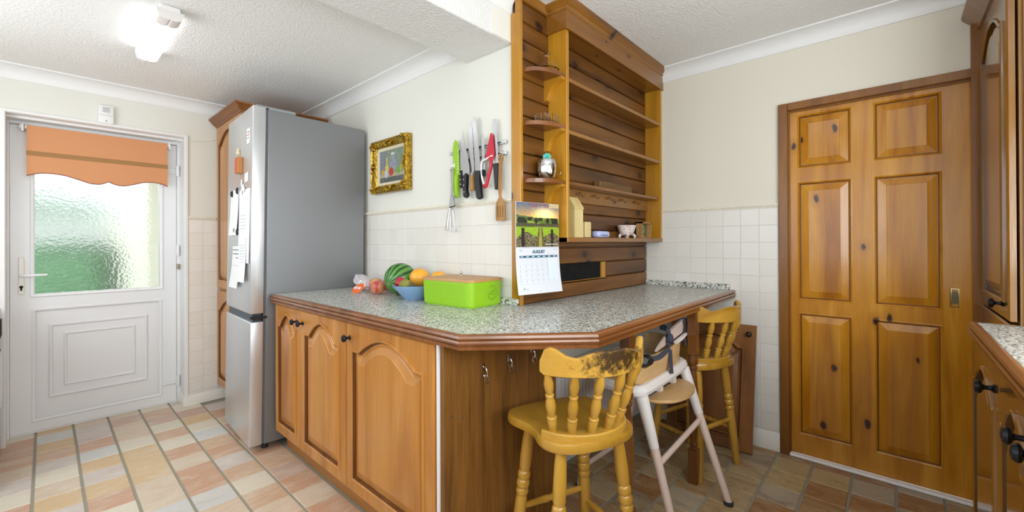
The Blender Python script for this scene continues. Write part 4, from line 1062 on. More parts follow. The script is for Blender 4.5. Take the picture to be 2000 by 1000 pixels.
bm = BM(); tube(bm, [(x-.004+.004*math.sin(2*PI*k/10), 1.419+.012*math.cos(2*PI*k/10), 1.656+.012*math.sin(2*PI*k/10)) for k in range(10)], .0015, 5, True); obj('hanging_loop', bm, plain('string', '#b8a07a', .8), sp)

# ================================================================== CALENDAR
ca = thing('calendar', 'open wall calendar with a sunset field photo above the August page', 'calendar', (1.585, 1.27, .99))
A0, A1 = Vector((1.447, 1.287, 0)), Vector((1.726, 1.247, 0)); cn = Vector((A1.y-A0.y, -(A1.x-A0.x), 0)).normalized(); 
def CP(u, z, off=0.0): p = A0.lerp(A1, u)+cn*off; return Vector((p.x, p.y, z))
def page(name, z0, z1, th, curl):
    bm = BM(); n = 8; rows = []
    for i in range(n+1):
        z = z1+(z0-z1)*i/n; c = curl*(i/n)**2
        rows.append([bm.verts.new(CP(u, z, c*(1 if u < .5 else 1.2)+d)) for u, d in ((0, 0), (0, th), (1, th), (1, 0))])
    for P, Q in zip(rows, rows[1:]):
        for k in range(4): bm.faces.new((P[k], P[(k+1) % 4], Q[(k+1) % 4], Q[k]))
    bm.faces.new(rows[0][::-1]); bm.faces.new(rows[-1]); return obj(name, bm, plain('calendar_paper', '#d6d9df', .7, var=.01), ca)
page('picture_page', 1.208, 1.420, .003, 0); pg = page('month_page', .990, 1.207, .003, .02)
random.seed(11)
def field(u, v):
    n = random.uniform(-.05, .05)
    if v > .66:
        t = (v-.66)/.34; s = math.exp(-((u-.66)**2/.05+(v-.74)**2/.02))
        c = [a*(1-t)+b*t for a, b in zip(hexc('#d3a15a'), hexc('#5a6680'))]; c = [min(1, a+.75*s*b) for a, b in zip(c, (1, .85, .45))]
        if v < .72-.12*u and u < .5: c = hexc('#5d6a3c')
        if v > .9 and random.random() < .35 and u > .3: c = hexc('#8c4a56')
        if v > .9 and u > .75: c = hexc('#c9b48a')
    elif v > .44: 
        c = hexc('#8a9a32') if (v*9+u*2) % 2 > .9 else hexc('#5f7a26')
        for cx, cy, r_ in ((.10, .60, .08), (.17, .56, .08), (.45, .60, .05), (.90, .58, .08), (.72, .60, .05), (.3, .66, .06), (.55, .65, .05), (.83, .66, .05)):
            if (u-cx)**2+((v-cy)*.8)**2 < r_*r_: c = hexc('#232a14')
        if .46 < v < .53: c = hexc('#4d4a30')
    else:
        c = hexc('#8fae22')
        w = .04+.16*(.44-v); 
        if abs(u-.55) < w: c = hexc('#a39346') if abs(u-.55) < w*.4 else hexc('#5a5a26')
        elif v < .33-.30*abs(u-.5)+.1*math.sin(u*9) and (u < .48 or u > .6): c = hexc('#8b7d58') if random.random() < .5 else hexc('#3a3420')
        if abs(u-.15) < .035 and v < .42: c = hexc('#241b12')
        if abs(u-.83) < .03 and v < .40: c = hexc('#241b12')
    return tuple(max(0, min(1, x+n)) for x in c)
colour_grid('photo', field, 70, 54, lambda u, v: CP(.004+.992*u, 1.210+.209*v, .0036), vcol, ca)
def curlz(z): return .0205*((1.207-z)/.217)**2*1.1
def cquad(bm, u0, u1, z0, z1, off=.0045): bm.faces.new([bm.verts.new(CP(u, z, off+curlz(z))) for u, z in ((u0, z0), (u1, z0), (u1, z1), (u0, z1))])
bm = BM(); cquad(bm, .07, .95, 1.159, 1.169); obj('weekday_bar', bm, tyel, ca)
bm = BM()
for i in range(6):
    for k in range(8): cquad(bm, .07, .95, 1.150-i*.023, 1.1507-i*.023) if k == 0 else None
for k in range(8): 
    for i in range(5): cquad(bm, .07+.1257*k, .0725+.1257*k, 1.035+i*.023, 1.058+i*.023)
obj('date_grid', bm, gridm, ca)
bm = BM(); cquad(bm, .70, .95, 1.05, 1.158, .0042); obj('weekend_tint', bm, plain('pale_blue_print', '#d5dde6', .8), ca)
bm = BM(); random.seed(5)
for i in range(5):
    for k in range(7):
        if 0 < i*7+k-3 <= 31: cquad(bm, .08+.1257*k, .088+.1257*k, 1.141-i*.023, 1.145-i*.023)
for a, b, z in ((.10, .22, 1.013), (.07, .14, 1.195), (.07, .14, 1.19), (.85, .95, 1.197)): cquad(bm, a, b, z, z+.0015)
cquad(bm, .12, .14, 1.016, 1.021); cquad(bm, .47, .49, .998, 1.003); obj('dates', bm, plain('soft_ink', '#8c98a6', .8), ca)
bm = BM()
for k in range(7): cquad(bm, .09+.1257*k, .15+.1257*k, 1.1625, 1.1655, .005)
obj('weekday_names', bm, whiteink, ca)
bm = BM()
bm.faces.new([bm.verts.new(CP(u, z, .0042)) for u, z in ((.66, 1.221), (.96, 1.221), (.96, 1.2235), (.66, 1.2235))]); obj('caption', bm, whiteink, ca)
def text_mesh(txt, size, M_, mat, parent, name, bold=0.0):
    cu = bpy.data.curves.new(name, 'FONT'); cu.body = txt; cu.size = size; cu.align_x = 'CENTER'; cu.extrude = .0004; cu.offset = bold
    o = bpy.data.objects.new(name, cu); COL.objects.link(o)
    bpy.context.view_layer.update(); dg = bpy.context.evaluated_depsgraph_get()
    me = bpy.data.meshes.new_from_object(o.evaluated_get(dg)); bpy.data.objects.remove(o)
    bm = BM(); bm.from_mesh(me); bpy.data.meshes.remove(me); bmesh.ops.transform(bm, matrix=M_, verts=bm.verts)
    return obj(name, bm, mat, parent)
ud = (A1-A0).normalized(); M_ = Matrix((ud, Vector((0, 0, 1)), cn)).transposed().to_4x4(); M_.translation = CP(.5, 1.180, .006)
text_mesh('AUGUST', .021, M_, tyel, ca, 'month_name', .0003)

# ================================================================== THINGS ON THE RACK
def decanter(cx, cy, z):
    t = thing('glass_decanter', 'clear glass ship decanter on the top corner shelf', 'decanter', (cx, cy, z))
    bm = BM(); lathe(bm, [(.002, .002), (.058, .002), (.062, .008), (.055, .03), (.03, .052), (.013, .066), (.011, .082), (.020, .088), (.021, .092), (.016, .092), (.008, .083), (.010, .066), (.026, .05), (.050, .03), (.056, .01), (.002, .006)], 24, Matrix.Translation((cx, cy, z))); obj('bottle', bm, clearg, t)
decanter(1.655, 1.262, 2.069)
cs = thing('cruet_set', 'small cut glass dish and stoppered bottle on the second corner shelf', 'glassware', (1.645, 1.265, 1.813))
bm = BM(); lathe(bm, [(.002, .001), (.062, .001), (.064, .03), (.060, .03), (.058, .005), (.002, .004)], 28, Matrix.Translation((1.65, 1.258, 1.813)) @ Matrix.Diagonal((1, .75, 1, 1))); 
for k in range(20):
    a = 2*PI*k/20; rod(bm, (1.65+.063*math.cos(a), 1.258+.047*math.sin(a), 1.814), (1.65+.066*math.cos(a), 1.258+.050*math.sin(a), 1.848), .004, seg=6)
obj('dish', bm, clearg, cs)
bm = BM(); lathe(bm, [(.002, .006), (.016, .006), (.017, .025), (.007, .034), (.007, .042), (.012, .046), (.010, .056), (.002, .058)], 14, Matrix.Translation((1.65, 1.258, 1.813))); obj('bottle', bm, clearg, cs)
mg = thing('mirrored_mug', 'shiny silver mug with glass handle on the lowest corner shelf', 'mug', (1.65, 1.262, 1.538))
bm = BM(); lathe(bm, [(.002, 0), (.030, 0), (.040, .012), (.047, .04), (.047, .07), (.044, .092), (.041, .096), (.038, .094), (.040, .07), (.036, .02), (.002, .012)], 26, Matrix.Translation((1.648, 1.258, 1.538))); obj('body', bm, mirror, mg)
bm = BM(); tube(bm, smooth_path([(1.688, 1.235, 1.612), (1.702, 1.226, 1.612), (1.712, 1.220, 1.590), (1.704, 1.225, 1.566), (1.686, 1.237, 1.562)], 4), .0045, 8); obj('handle', bm, clearg, mg)
te = thing('teal_tag', 'teal plastic cog shaped tag marked H sitting in the silver mug', 'tag', (1.648, 1.258, 1.632))
bm = BM(); pts = []
for i in range(32):
    a = 2*PI*i/32; rr = .019+(.003 if math.sin(a*8) > 0 else 0); pts.append((rr*math.cos(a), rr*math.sin(a)))
prism(bm, pts, 2, -.004, .004); q = Vector((-.72, -.69, 0)); Mt = Matrix((Vector((.69, -.72, 0)), Vector((0, 0, 1)), q)).transposed().to_4x4(); Mt.translation = (1.646, 1.256, 1.646); bmesh.ops.transform(bm, matrix=Mt, verts=bm.verts); obj('disc', bm, teal, te)
Mx = Mt.copy(); Mx.translation = Vector((1.646, 1.256, 1.640))+q*.0045; text_mesh('H', .018, Mx, tyel, te, 'letter', .0004)
hz = 1.257
ho = thing('wooden_house', 'tall pale wooden toy house block at the left end of bottom shelf', 'ornament', (1.90, 1.25, hz))
bm = BM(); prism(bm, [(1.852, hz), (1.935, hz), (1.935, hz+.15), (1.852, hz+.15)], 1, 1.235, 1.305); obj('body', bm, raww, ho)
bm = BM(); prism(bm, [(1.232, hz+.150), (1.308, hz+.150), (1.308, hz+.158), (1.27, hz+.215), (1.232, hz+.158)], 0, 1.850, 1.937); obj('roof', bm, raww, ho)
bm = BM(); box(bm, 1.9352, 1.9372, 1.245, 1.295, hz+.06, hz+.13); obj('window', bm, grey, ho)
bm = BM(); box(bm, 1.955, 2.012, 1.232, 1.262, hz, hz+.085, .003); obj('striped_block', bm, raww, label='small pale wooden block beside the toy house', cat='block', origin=(1.98, 1.245, hz))
de = thing('lilac_device', 'small lilac rounded gadget on the bottom shelf', 'gadget', (2.145, 1.25, hz))
bm = BM(); box(bm, 2.075, 2.205, 1.222, 1.272, hz, hz+.038, .014, 3); obj('case', bm, lilac, de)
bm = BM(); box(bm, 2.10, 2.172, 1.2205, 1.224, hz+.013, hz+.0165); obj('slot', bm, ink, de)
bm = BM(); lathe(bm, [(.016, 0), (.016, .004)], 14, Matrix.Translation((2.207, 1.247, hz+.02)) @ Matrix.Rotation(PI/2, 4, 'Y')); obj('wheel', bm, clearg, de)
bo = thing('porcelain_bowl', 'flared porcelain bowl with red flowers on small feet', 'bowl', (2.48, 1.25, hz))
bm = BM(); lathe(bm, [(.002, .016), (.040, .018), (.055, .032), (.064, .055), (.075, .080), (.072, .080), (.060, .056), (.050, .035), (.002, .024)], 28, Matrix.Translation((2.475, 1.258, hz)) @ Matrix.Diagonal((1, .75, 1, 1))); obj('body', bm, porc, bo)
for dx, dy in ((-.045, -.03), (.045, -.03), (-.04, .025), (.04, .025)):
    bm = BM(); tube(bm, [(2.475+dx*.8, 1.258+dy*.8, hz+.024), (2.475+dx*1.1, 1.258+dy*1.1, hz+.012), (2.475+dx, 1.258+dy, hz+.0)], [.010, .008, .006], 8); obj('foot', bm, porc, bo)
bx = thing('green_frame_box', 'small wooden box frame with a green flower picture', 'picture box', (2.74, 1.25, hz))
bm = BM(); x0, x1 = 2.655, 2.80
for b in ((x0, x0+.01, 1.235, 1.285, hz, hz+.108), (x1-.01, x1, 1.235, 1.285, hz, hz+.108), (x0, x1, 1.235, 1.285, hz+.098, hz+.108), (x0, x1, 1.235, 1.285, hz, hz+.008), (x0, x1, 1.28, 1.285, hz, hz+.108)): box(bm, *b)
obj('frame', bm, spatw, bx)
bm = BM(); box(bm, 2.695, 2.765, 1.262, 1.268, hz+.008, hz+.095); obj('picture', bm, plain('dark_green_card', '#3b5c3a', .6, var=.3), bx)
bm = BM()
for dx, dz, r_ in ((.0, .075, .008), (-.012, .06, .007), (.012, .058, .006), (.0, .045, .007), (-.008, .035, .006)): ball(bm, (2.732+dx, 1.2615, hz+dz), r_, .8, 8, 6)
bmesh.ops.scale(bm, vec=(1, .15, 1), space=Matrix.Translation((0, -1.2615, 0)), verts=bm.verts); obj('flowers', bm, plain('pale_green_print', '#a8c6a4', .6), bx)
bm = BM(); box(bm, 2.585, 2.66, 1.222, 1.250, hz, hz+.020, .002); obj('wood_block', bm, spatw, label='little flat wooden block in front of the porcelain bowl and green picture', cat='block', origin=(2.62, 1.236, hz))
bm = BM(); box(bm, 2.16, 2.56, 1.262, 1.305, 1.543, 1.590, .003); wbx = obj('wooden_box', bm, darkbox, label='long dull wooden box lying on the shelf above the cup hooks', cat='box', origin=(2.36, 1.28, 1.543))

# ================================================================== FRUIT, BREAD BIN
def obj_ball(name, c, r_, sz, mat, label, cat, group=None, rot=None, stem=None, prof=None):
    t = thing(name, label, cat, (c[0], c[1], c[2]-r_*sz), group=group)
    bm = BM(); m = Matrix.Translation(c) @ (rot or Matrix())
    if prof == 'apple':
        lathe(bm, [(r_*a, r_*sz*b) for a, b in ((.02, -.80), (.25, -.93), (.55, -.88), (.85, -.55), (1, 0), (.97, .35), (.80, .72), (.5, .92), (.22, .88), (.02, .70))], 20, m)
    else:
        ball(bm, (0, 0, 0), r_, sz, 28, 18); bmesh.ops.transform(bm, matrix=m, verts=bm.verts)
    b = obj('flesh', bm, mat, t)
    if stem:
        bm = BM(); tube(bm, [m @ Vector((0, 0, r_*sz*.7)), m @ Vector((.002, 0, r_*sz*1.12))], .0018, 6); obj('stem', bm, legw, t)
    return t
mc = Vector((1.385, 2.125, TOP+.0925)); ax = Vector((-.83, -.16, -.19)).normalized()   # blossom end faces the room
mt = thing('watermelon', 'round striped green watermelon on the worktop beside the bagged apples', 'watermelon', (mc.x, mc.y, TOP))
bm = BM(); Rm = ax.to_track_quat('Z', 'Y').to_matrix().to_4x4()
ball(bm, (0, 0, 0), .0925, 1.0, 48, 32)
o = bpy.data.objects.new('rind', finish(bm, 'rind', melonm)); COL.objects.link(o); o.parent = mt; o.location = (0, 0, .0925); o.rotation_euler = Rm.to_euler()
bm = BM(); lathe(bm, [(.010, 0), (.009, .004), (.004, .002), (.001, .0)], 14, Matrix.Translation(mc+ax*.0905) @ Rm); obj('blossom_scar', bm, plain('dry_stem', '#8d8a58', .8), mt)
# blue bowl with fruit
BC = Vector((1.335, 1.905, TOP))
bw = thing('fruit_bowl', 'blue grey plastic fruit bowl behind the lime bread bin', 'bowl', BC)
bm = BM(); lathe(bm, [(.002, 0), (.055, 0), (.060, .004), (.118, .068), (.122, .078), (.118, .078), (.112, .066), (.056, .010), (.002, .008)], 36, Matrix.Translation(BC)); obj('shell', bm, bluebowl, bw)
obj_ball('grapefruit', (1.397, 1.957, TOP+.108), .055, .95, grapef, 'large yellow citrus fruit at the back of the fruit bowl', 'fruit', 'yellow citrus fruits in the bowl')
obj_ball('grapefruit', (1.452, 1.858, TOP+.098), .050, .95, grapef, 'yellow citrus fruit in the bowl partly behind the lime bread bin', 'fruit', 'yellow citrus fruits in the bowl')
obj_ball('apple', (1.280, 1.965, TOP+.088), .030, .95, appler, 'small red apple at the left rim of the fruit bowl', 'apple', prof='apple', stem=True, rot=Matrix.Rotation(R(60), 4, 'Y'))
obj_ball('kiwi', (1.265, 1.900, TOP+.082), .030, 1.25, kiwim, 'olive green kiwi at the front of the fruit bowl', 'fruit', rot=Matrix.Rotation(R(70), 4, 'X'))
# bagged apples
obj_ball('apple', (1.320, 2.262, TOP+.040), .042, .92, applem, 'large red and yellow apple in pink wrap in front of the watermelon', 'apple', 'wrapped apples', prof='apple')
obj_ball('apple', (1.430, 2.330, TOP+.040), .040, .92, applem, 'red apple in wrap in the row against the tiled wall', 'apple', 'wrapped apples', prof='apple')
obj_ball('apple', (1.395, 2.415, TOP+.042), .042, .92, appley, 'yellow and red apple between the crumpled wrapper and the watermelon', 'apple', 'wrapped apples', prof='apple')
obj_ball('apple', (1.475, 2.250, TOP+.036), .036, .92, appler, 'dark red apple behind the front wrapped apple, next to the watermelon', 'apple', 'wrapped apples', prof='apple')
random.seed(21)
bm = BM(); bmesh.ops.create_icosphere(bm, subdivisions=3, radius=1.0)
for v in bm.verts: v.co *= 1+random.uniform(-.13, .13); v.co = Vector((v.co.x*.05, v.co.y*.085, v.co.z*.036))
bmesh.ops.transform(bm, matrix=Matrix.Translation((1.385, 2.555, TOP+.050)) @ Matrix.Rotation(R(24), 4, 'X'), verts=bm.verts)
obj('crumpled_wrapper', bm, foil, None, label='crumpled clear wrapper against the fridge behind the orange label', cat='wrapper', sharp=10, origin=(1.385, 2.555, TOP+.02))
bm = BM(); bmesh.ops.create_icosphere(bm, subdivisions=3, radius=1.0)
for v in bm.verts: v.co *= 1+random.uniform(-.07, .07); v.co = Vector((v.co.x*.055, v.co.y*.09, max(v.co.z, -.72)*.054))
bmesh.ops.translate(bm, vec=(1.325, 2.285, TOP+.041), verts=bm.verts)
nb = thing('apple_bag', 'clear pink tinted bag with an orange label around the front apple', 'bag', (1.335, 2.30, TOP)); obj('film', bm, film, nb)
bm = BM(); n = 24; top = [bm.verts.new(Vector((1.275+.036*math.sin(2*PI*i/n)*1.0, 2.415+.078*math.cos(2*PI*i/n), TOP+.026+.012*math.cos(2*PI*i/n+2.6)))) for i in range(n)]
bm.faces.new(top); g = bmesh.ops.extrude_face_region(bm, geom=bm.faces[:]); bmesh.ops.translate(bm, vec=(.002, 0, -.0025), verts=[v for v in g['geom'] if isinstance(v, bmesh.types.BMVert)])
bmesh.ops.rotate(bm, cent=(1.275, 2.415, TOP+.026), matrix=Matrix.Rotation(R(-62), 3, 'Y'), verts=bm.verts)
lb_ = obj('label', bm, orangel, nb, label='orange oval label')
bm = BM()
for a, b in ((-.045, -.012), (-.006, .008), (.014, .046)):
    for k in range(3):
        y = 2.415+a+(b-a)*k/3; q = [bm.verts.new(Vector((x, yy, TOP+.0288+.012*math.cos(2.6+1.3)*((2.415-yy)/-.12)))) for x, yy in ((1.268, y), (1.268, y+(b-a)/3*.7), (1.284, y+(b-a)/3*.7), (1.284, y))]
        bm.faces.new(q)
bmesh.ops.rotate(bm, cent=(1.275, 2.415, TOP+.026), matrix=Matrix.Rotation(R(-62), 3, 'Y'), verts=bm.verts); bmesh.ops.translate(bm, vec=(-.002, 0, .002), verts=bm.verts); obj('lettering', bm, whiteink, nb)

# bread bin
bb = thing('bread_bin', 'lime green plastic bread bin with bamboo lid', 'bread bin', (1.388, 1.59, TOP), rz=R(4))
w_, l_, h_ = .232, .345, .118
bm = BM(); v = box(bm, -w_/2, w_/2, -l_/2, l_/2, 0, h_)
ve = [e for e in bm.edges if abs(e.verts[0].co.z-e.verts[1].co.z) > .05]; bmesh.ops.bevel(bm, geom=ve, offset=.028, segments=5, affect='EDGES', profile=.5)
be = [e for e in bm.edges if all(q.co.z < .001 for q in e.verts)]; bmesh.ops.bevel(bm, geom=be, offset=.008, segments=2, affect='EDGES')
for q in bm.verts: q.co.x *= .965+.035*q.co.z/h_; q.co.y *= .975+.025*q.co.z/h_
tub = obj('tub', bm, green, bb, False)
bm = BM()   # raised dot grid on the long side
for i in range(26):
    for j in range(12):
        y = -l_/2+.045+i*.0102; z = .018+j*.0080; x = -w_/2*(.965+.035*z/h_)
        bmesh.ops.create_cone(bm, cap_ends=True, segments=5, radius1=.0034, radius2=.0018, depth=.003, matrix=Matrix.Translation((x-.0006, y, z)) @ Matrix.Rotation(-PI/2, 4, 'Y'))
obj('dimples', bm, green, bb, False, kind='stuff')
bm = BM(); yb = -l_/2*.985-.0005; c = Vector((.030, yb, .064))
tube(bm, [c+Vector((.032*math.cos(2*PI*k/32), 0, .032*math.sin(2*PI*k/32))) for k in range(32)], 0.0029, 6, True)
tube(bm, [c+Vector((-.024, 0, -.004)), c+Vector((-.004, 0, -.004))], 0.0029, 6); tube(bm, [c+Vector((.004, 0, .004)), c+Vector((.022, 0, .022))], 0.0029, 6)
tube(bm, [c+Vector((.009*math.cos(2*PI*k/14), 0, .009*math.sin(2*PI*k/14))) for k in range(14)], .0030, 6, True)
obj('emblem', bm, plain('lime_shadow', '#76a312', .4), bb, False)
bm = BM(); v = box(bm, -w_/2-.002, w_/2+.002, -l_/2-.002, l_/2+.002, h_+.0005, h_+.013)
ve = [e for e in bm.edges if abs(e.verts[0].co.z-e.verts[1].co.z) > .005]; bmesh.ops.bevel(bm, geom=ve, offset=.03, segments=5, affect='EDGES', profile=.5)
obj('lid', bm, bamboo, bb, False)
bm = BM(); rod(bm, (.085, .09, h_+.013), (.085, .09, h_+.022), .006); ball(bm, (.085, .09, h_+.026), .008, 1, 10, 8); obj('lid_knob', bm, chrome, bb, False)

# ================================================================== BAR STOOLS
def make_stool(label, worn):
    t = thing('bar_stool', label, 'stool', (0, 0, 0), group='honey pine bar stools')
    S = .60
    half = [(0, -.185), (.06, -.182), (.115, -.168), (.155, -.140), (.175, -.100), (.176, -.060), (.166, -.018), (.164, .025), (.176, .070), (.187, .110), (.186, .148), (.165, .178), (.12, .192), (.06, .196), (0, .197)]
    out = smooth_path([(x, y, 0) for x, y in half], 3); out = [(p.x, p.y) for p in out] + [(-p.x, p.y) for p in out[-2:0:-1]]
    bm = BM(); rings = []
    for sc, z in ((.93, S-.036), (.985, S-.033), (1.0, S-.026), (1.0, S-.010), (.985, S-.002), (.93, S+.001), (.6, S-.006), (.25, S-.008)):
        rings.append([bm.verts.new((x*sc, y*sc, z)) for x, y in out])
    n = len(out)
    for A, B in zip(rings, rings[1:]):
        for i in range(n): bm.faces.new((A[i], A[(i+1) % n], B[(i+1) % n], B[i]))
    bm.faces.new(rings[0][::-1]); bm.faces.new(rings[-1]); obj('seat', bm, stoolseat, t, False)
    # raised crescent carrying the spindles
    bm = BM(); A = []
    for i in range(25):
        a = R(-74+148*i/24); o_ = Vector((.178*math.sin(a), -.02-.166*math.cos(a)**.9)) if True else None
        ii = Vector((.128*math.sin(a), -.02-.118*math.cos(a)**.9))
        A.append([bm.verts.new((p.x, p.y, z)) for p, z in ((o_*.985, S-.002), (o_*.985, S+.016), (o_*.965, S+.020), (ii*1.02, S+.020), (ii, S+.016), (ii, S-.002))])
    for P, Q in zip(A, A[1:]):
        for k in range(6): bm.faces.new((P[k], P[(k+1) % 6], Q[(k+1) % 6], Q[k]))
    bm.faces.new(A[0][::-1]); bm.faces.new(A[-1]); obj('back_block', bm, stoolrail, t, False)
    # rail
    bm = BM(); A = []; N = 40
    for i in range(N+1):
        q = -1+2*i/N; a = R(53)*q; Ro, Ri = .262, .240
        lean = -.020
        c = Vector((0, .045+lean, 0)); o_ = c+Vector((Ro*math.sin(a), -Ro*math.cos(a), 0)); ii = c+Vector((Ri*math.sin(a), -Ri*math.cos(a), 0))
        aq = abs(q)
        zt = S+.288+.008*math.cos(q*PI*1.0)-.010*math.exp(-((aq-.52)/.16)**2)+.026*math.exp(-((aq-.86)/.16)**2)
        zb = S+.213+.006*aq
        if aq > .94: zt -= .022*((aq-.94)/.06)**2; zb += .010*((aq-.94)/.06)**2
        A.append([bm.verts.new((p.x, p.y, z)) for p, z in ((o_, zb+.004), (o_, zt-.005), (o_.lerp(ii, .3), zt), (o_.lerp(ii, .7), zt), (ii, zt-.005), (ii, zb+.004), (ii.lerp(o_, .3), zb), (ii.lerp(o_, .7), zb))])
    for P, Q in zip(A, A[1:]):
        for k in range(8): bm.faces.new((P[k], P[(k+1) % 8], Q[(k+1) % 8], Q[k]))
    bm.faces.new(A[0][::-1]); bm.faces.new(A[-1]); obj('top_rail', bm, stoolworn if worn else stoolrail, t, False, label='worn dark patched top rail' if worn else None)
    sprof = [(0, .011), (.10, .013), (.20, .014), (.22, .012), (.235, .0145), (.255, .0145), (.27, .010), (.33, .012), (.45, .0150), (.55, .0125), (.61, .0085), (.625, .0125), (.645, .0125), (.66, .0085), (.74, .0125), (.84, .0140), (.93, .0105), (1, .0085)]
    for i in range(6):
        a0 = R(-63+126*i/5); a1 = R(-48+96*i/5)
        p = (.150*math.sin(a0), -.018-.142*math.cos(a0)**.9, S+.018); q = (.251*math.sin(a1), .025-.251*math.cos(a1), S+.224)
        bm = BM(); turned(bm, p, q, [(t_, r_*1.17) for t_, r_ in sprof], 12); obj('spindle', bm, stoolw, t, False)
    lprof = [(0, .015), (.03, .017), (.10, .0205), (.22, .0225), (.30, .021), (.315, .018), (.325, .0225), (.345, .0240), (.365, .0225), (.372, .019), (.385, .0240), (.405, .0245), (.425, .022), (.43, .019), (.443, .0235), (.46, .0235), (.475, .019), (.50, .0215), (.60, .0225), (.80, .020), (1, .0165)]
    for sx in (-1, 1):
        for sy in (-1, 1):
            bm = BM(); turned(bm, (sx*.115, sy*.105, S-.03), (sx*.168, sy*.150, 0), lprof, 14); obj('leg', bm, stoolw, t, False)
    st_ = [(0, .009), (.12, .011), (.3, .012), (.4, .014), (.43, .010), (.5, .015), (.57, .010), (.6, .014), (.7, .012), (.88, .011), (1, .009)]
    def legp(sx, sy, z): k = 1-(z/(S-.03)); return (sx*(.115+.053*k), sy*(.105+.045*k), z)
    for a, b in ((legp(-1, -1, .2), legp(-1, 1, .2)), (legp(1, -1, .2), legp(1, 1, .2)), (legp(-1, 1, .25), legp(1, 1, .25)), (legp(-1, -1, .25), legp(1, -1, .25))):
        bm = BM(); turned(bm, a, b, st_, 10); obj('stretcher', bm, stoolw, t, False)
    return t
s1 = make_stool('honey bar stool with dark worn patch on its back rail, nearest the camera', True)
s1.location = (1.270, .860, 0); s1.rotation_euler = (0, 0, R(-22))
s2 = clone(s1, loc=(2.452, .842, 0), rot=(0, 0, R(-16)), label='honey bar stool with a clean back rail beside the leaning cabinet door')
for ch_ in bpy.data.objects:
    if ch_.parent == s2 and ch_.name.startswith('top_rail'):
        ch_.data = ch_.data.copy(); ch_.data.materials[0] = stoolrail
        if 'label' in ch_: del ch_['label']

# ================================================================== HIGH CHAIR
hc = thing('high_chair', 'white and pale wood baby high chair with dark straps between the stools', 'high chair', (1.95, .89, 0))
tops = {(-1, -1): (1.705, .80, .575), (1, -1): (2.185, .80, .592), (-1, 1): (1.735, 1.02, .575), (1, 1): (2.165, 1.02, .592)}
feet = {(-1, -1): (1.715, .655, .012), (1, -1): (2.145, .580, .012), (-1, 1): (1.80, 1.175, .012), (1, 1): (2.175, 1.155, .012)}
for k in tops:
    a, b = Vector(tops[k]), Vector(feet[k]); m_ = a.lerp(b, .36)
    bm = BM(); rod(bm, m_, b, .019, .016, 14); lg = obj('leg', bm, pinkwhite, hc)
    bm = BM(); rod(bm, a, m_, .027, .0205, 14); obj('leg_socket', bm, frostw, hc)
    bm = BM(); lathe(bm, [(.021, 0), (.021, .016), (.017, .018)], 14, Matrix.Translation((b.x, b.y, 0))); obj('foot_cap', bm, rubber, hc)
def lerp3(a, b, t): return Vector(a).lerp(Vector(b), t)
bm = BM(); rod(bm, lerp3(tops[(-1, -1)], feet[(-1, -1)], .48), lerp3(tops[(1, -1)], feet[(1, -1)], .40), .0125); obj('crossbar', bm, pinkwhite, hc)
bm = BM(); rod(bm, lerp3(tops[(-1, 1)], feet[(-1, 1)], .80), lerp3(tops[(1, 1)], feet[(1, 1)], .80), .0125); obj('crossbar', bm, pinkwhite, hc)
ring = smooth_path([(1.70, .805, .595), (1.80, .793, .600), (1.95, .790, .605), (2.09, .793, .608), (2.18, .806, .612), (2.195, .86, .612), (2.185, .98, .608), (2.15, 1.03, .606), (1.95, 1.04, .602), (1.75, 1.03, .598), (1.705, .98, .596), (1.69, .86, .595)], 4, True)
bm = BM(); tube(bm, ring, .026, 10, True); obj('seat_frame', bm, frostw, hc)
bm = BM(); prism(bm, [(1.72, .81), (2.17, .81), (2.17, 1.02), (1.72, 1.02)], 2, .600, .612); obj('seat', bm, beech, hc)
# curved wooden shell: near panel and the two flanks
def shell(pts, z0, z1, th, mat, name, lean=0.0, zf=None):
    bm = BM(); n = len(pts); rows = []
    c = Vector((sum(p[0] for p in pts)/n, .95))
    for i, (x, y) in enumerate(pts):
        d = (Vector((x, y))-Vector((1.945, .98))).normalized(); zz = zf(i/(n-1)) if zf else z1
        rows.append([bm.verts.new(p) for p in ((x, y, z0), (x+d.x*lean, y+d.y*lean, zz), (x+d.x*(lean-th), y+d.y*(lean-th), zz), (x-d.x*th, y-d.y*th, z0))])
    for A, B in zip(rows, rows[1:]):
        for k in range(4): bm.faces.new((A[k], A[(k+1) % 4], B[(k+1) % 4], B[k]))
    bm.faces.new(rows[0][::-1]); bm.faces.new(rows[-1]); return obj(name, bm, mat, hc)
arc = [(p.x, p.y) for p in smooth_path([(1.700, 1.00, 0), (1.690, .90, 0), (1.705, .825, 0), (1.78, .800, 0), (1.94, .793, 0), (2.10, .800, 0), (2.180, .830, 0), (2.195, .90, 0), (2.185, 1.00, 0)], 4)]
shell(arc, .618, .735, .010, beech, 'back_panel', .012, lambda t: .724+.020*t)
bm = BM()   # pale upper back shell, half oval
X0, X1 = 1.88, 2.228
pts = [(X1, .770), (X0, .727)]+[(X0+(X1-X0)*i/18, .727+.043*i/18+.066*math.sin(PI/2*min(1, i/18/.72))**.75) for i in range(1, 19)]
A = [bm.verts.new((x, .800+.006*((x-2.055)/.15)**2, z)) for x, z in pts]; B = [bm.verts.new((x, .812+.006*((x-2.055)/.15)**2, z)) for x, z in pts]
bm.faces.new(A); bm.faces.new(B[::-1])
for i in range(len(pts)): bm.faces.new((A[i], A[(i+1) % len(pts)], B[(i+1) % len(pts)], B[i]))
obj('upper_back', bm, pinkwhite, hc)
bm = BM(); tube(bm, [(2.06, .790, .742), (2.13, .790, .750), (2.215, .797, .760)], [.012, .013, .009], 8, flat=.7); obj('back_lip', bm, frostw, hc)
bm = BM(); pts = [(1.775, .815), (2.155, .815)]+[(1.965+.190*math.cos(a), .812-.125*math.sin(a)**.85) for a in [PI*i/20 for i in range(1, 20)]]
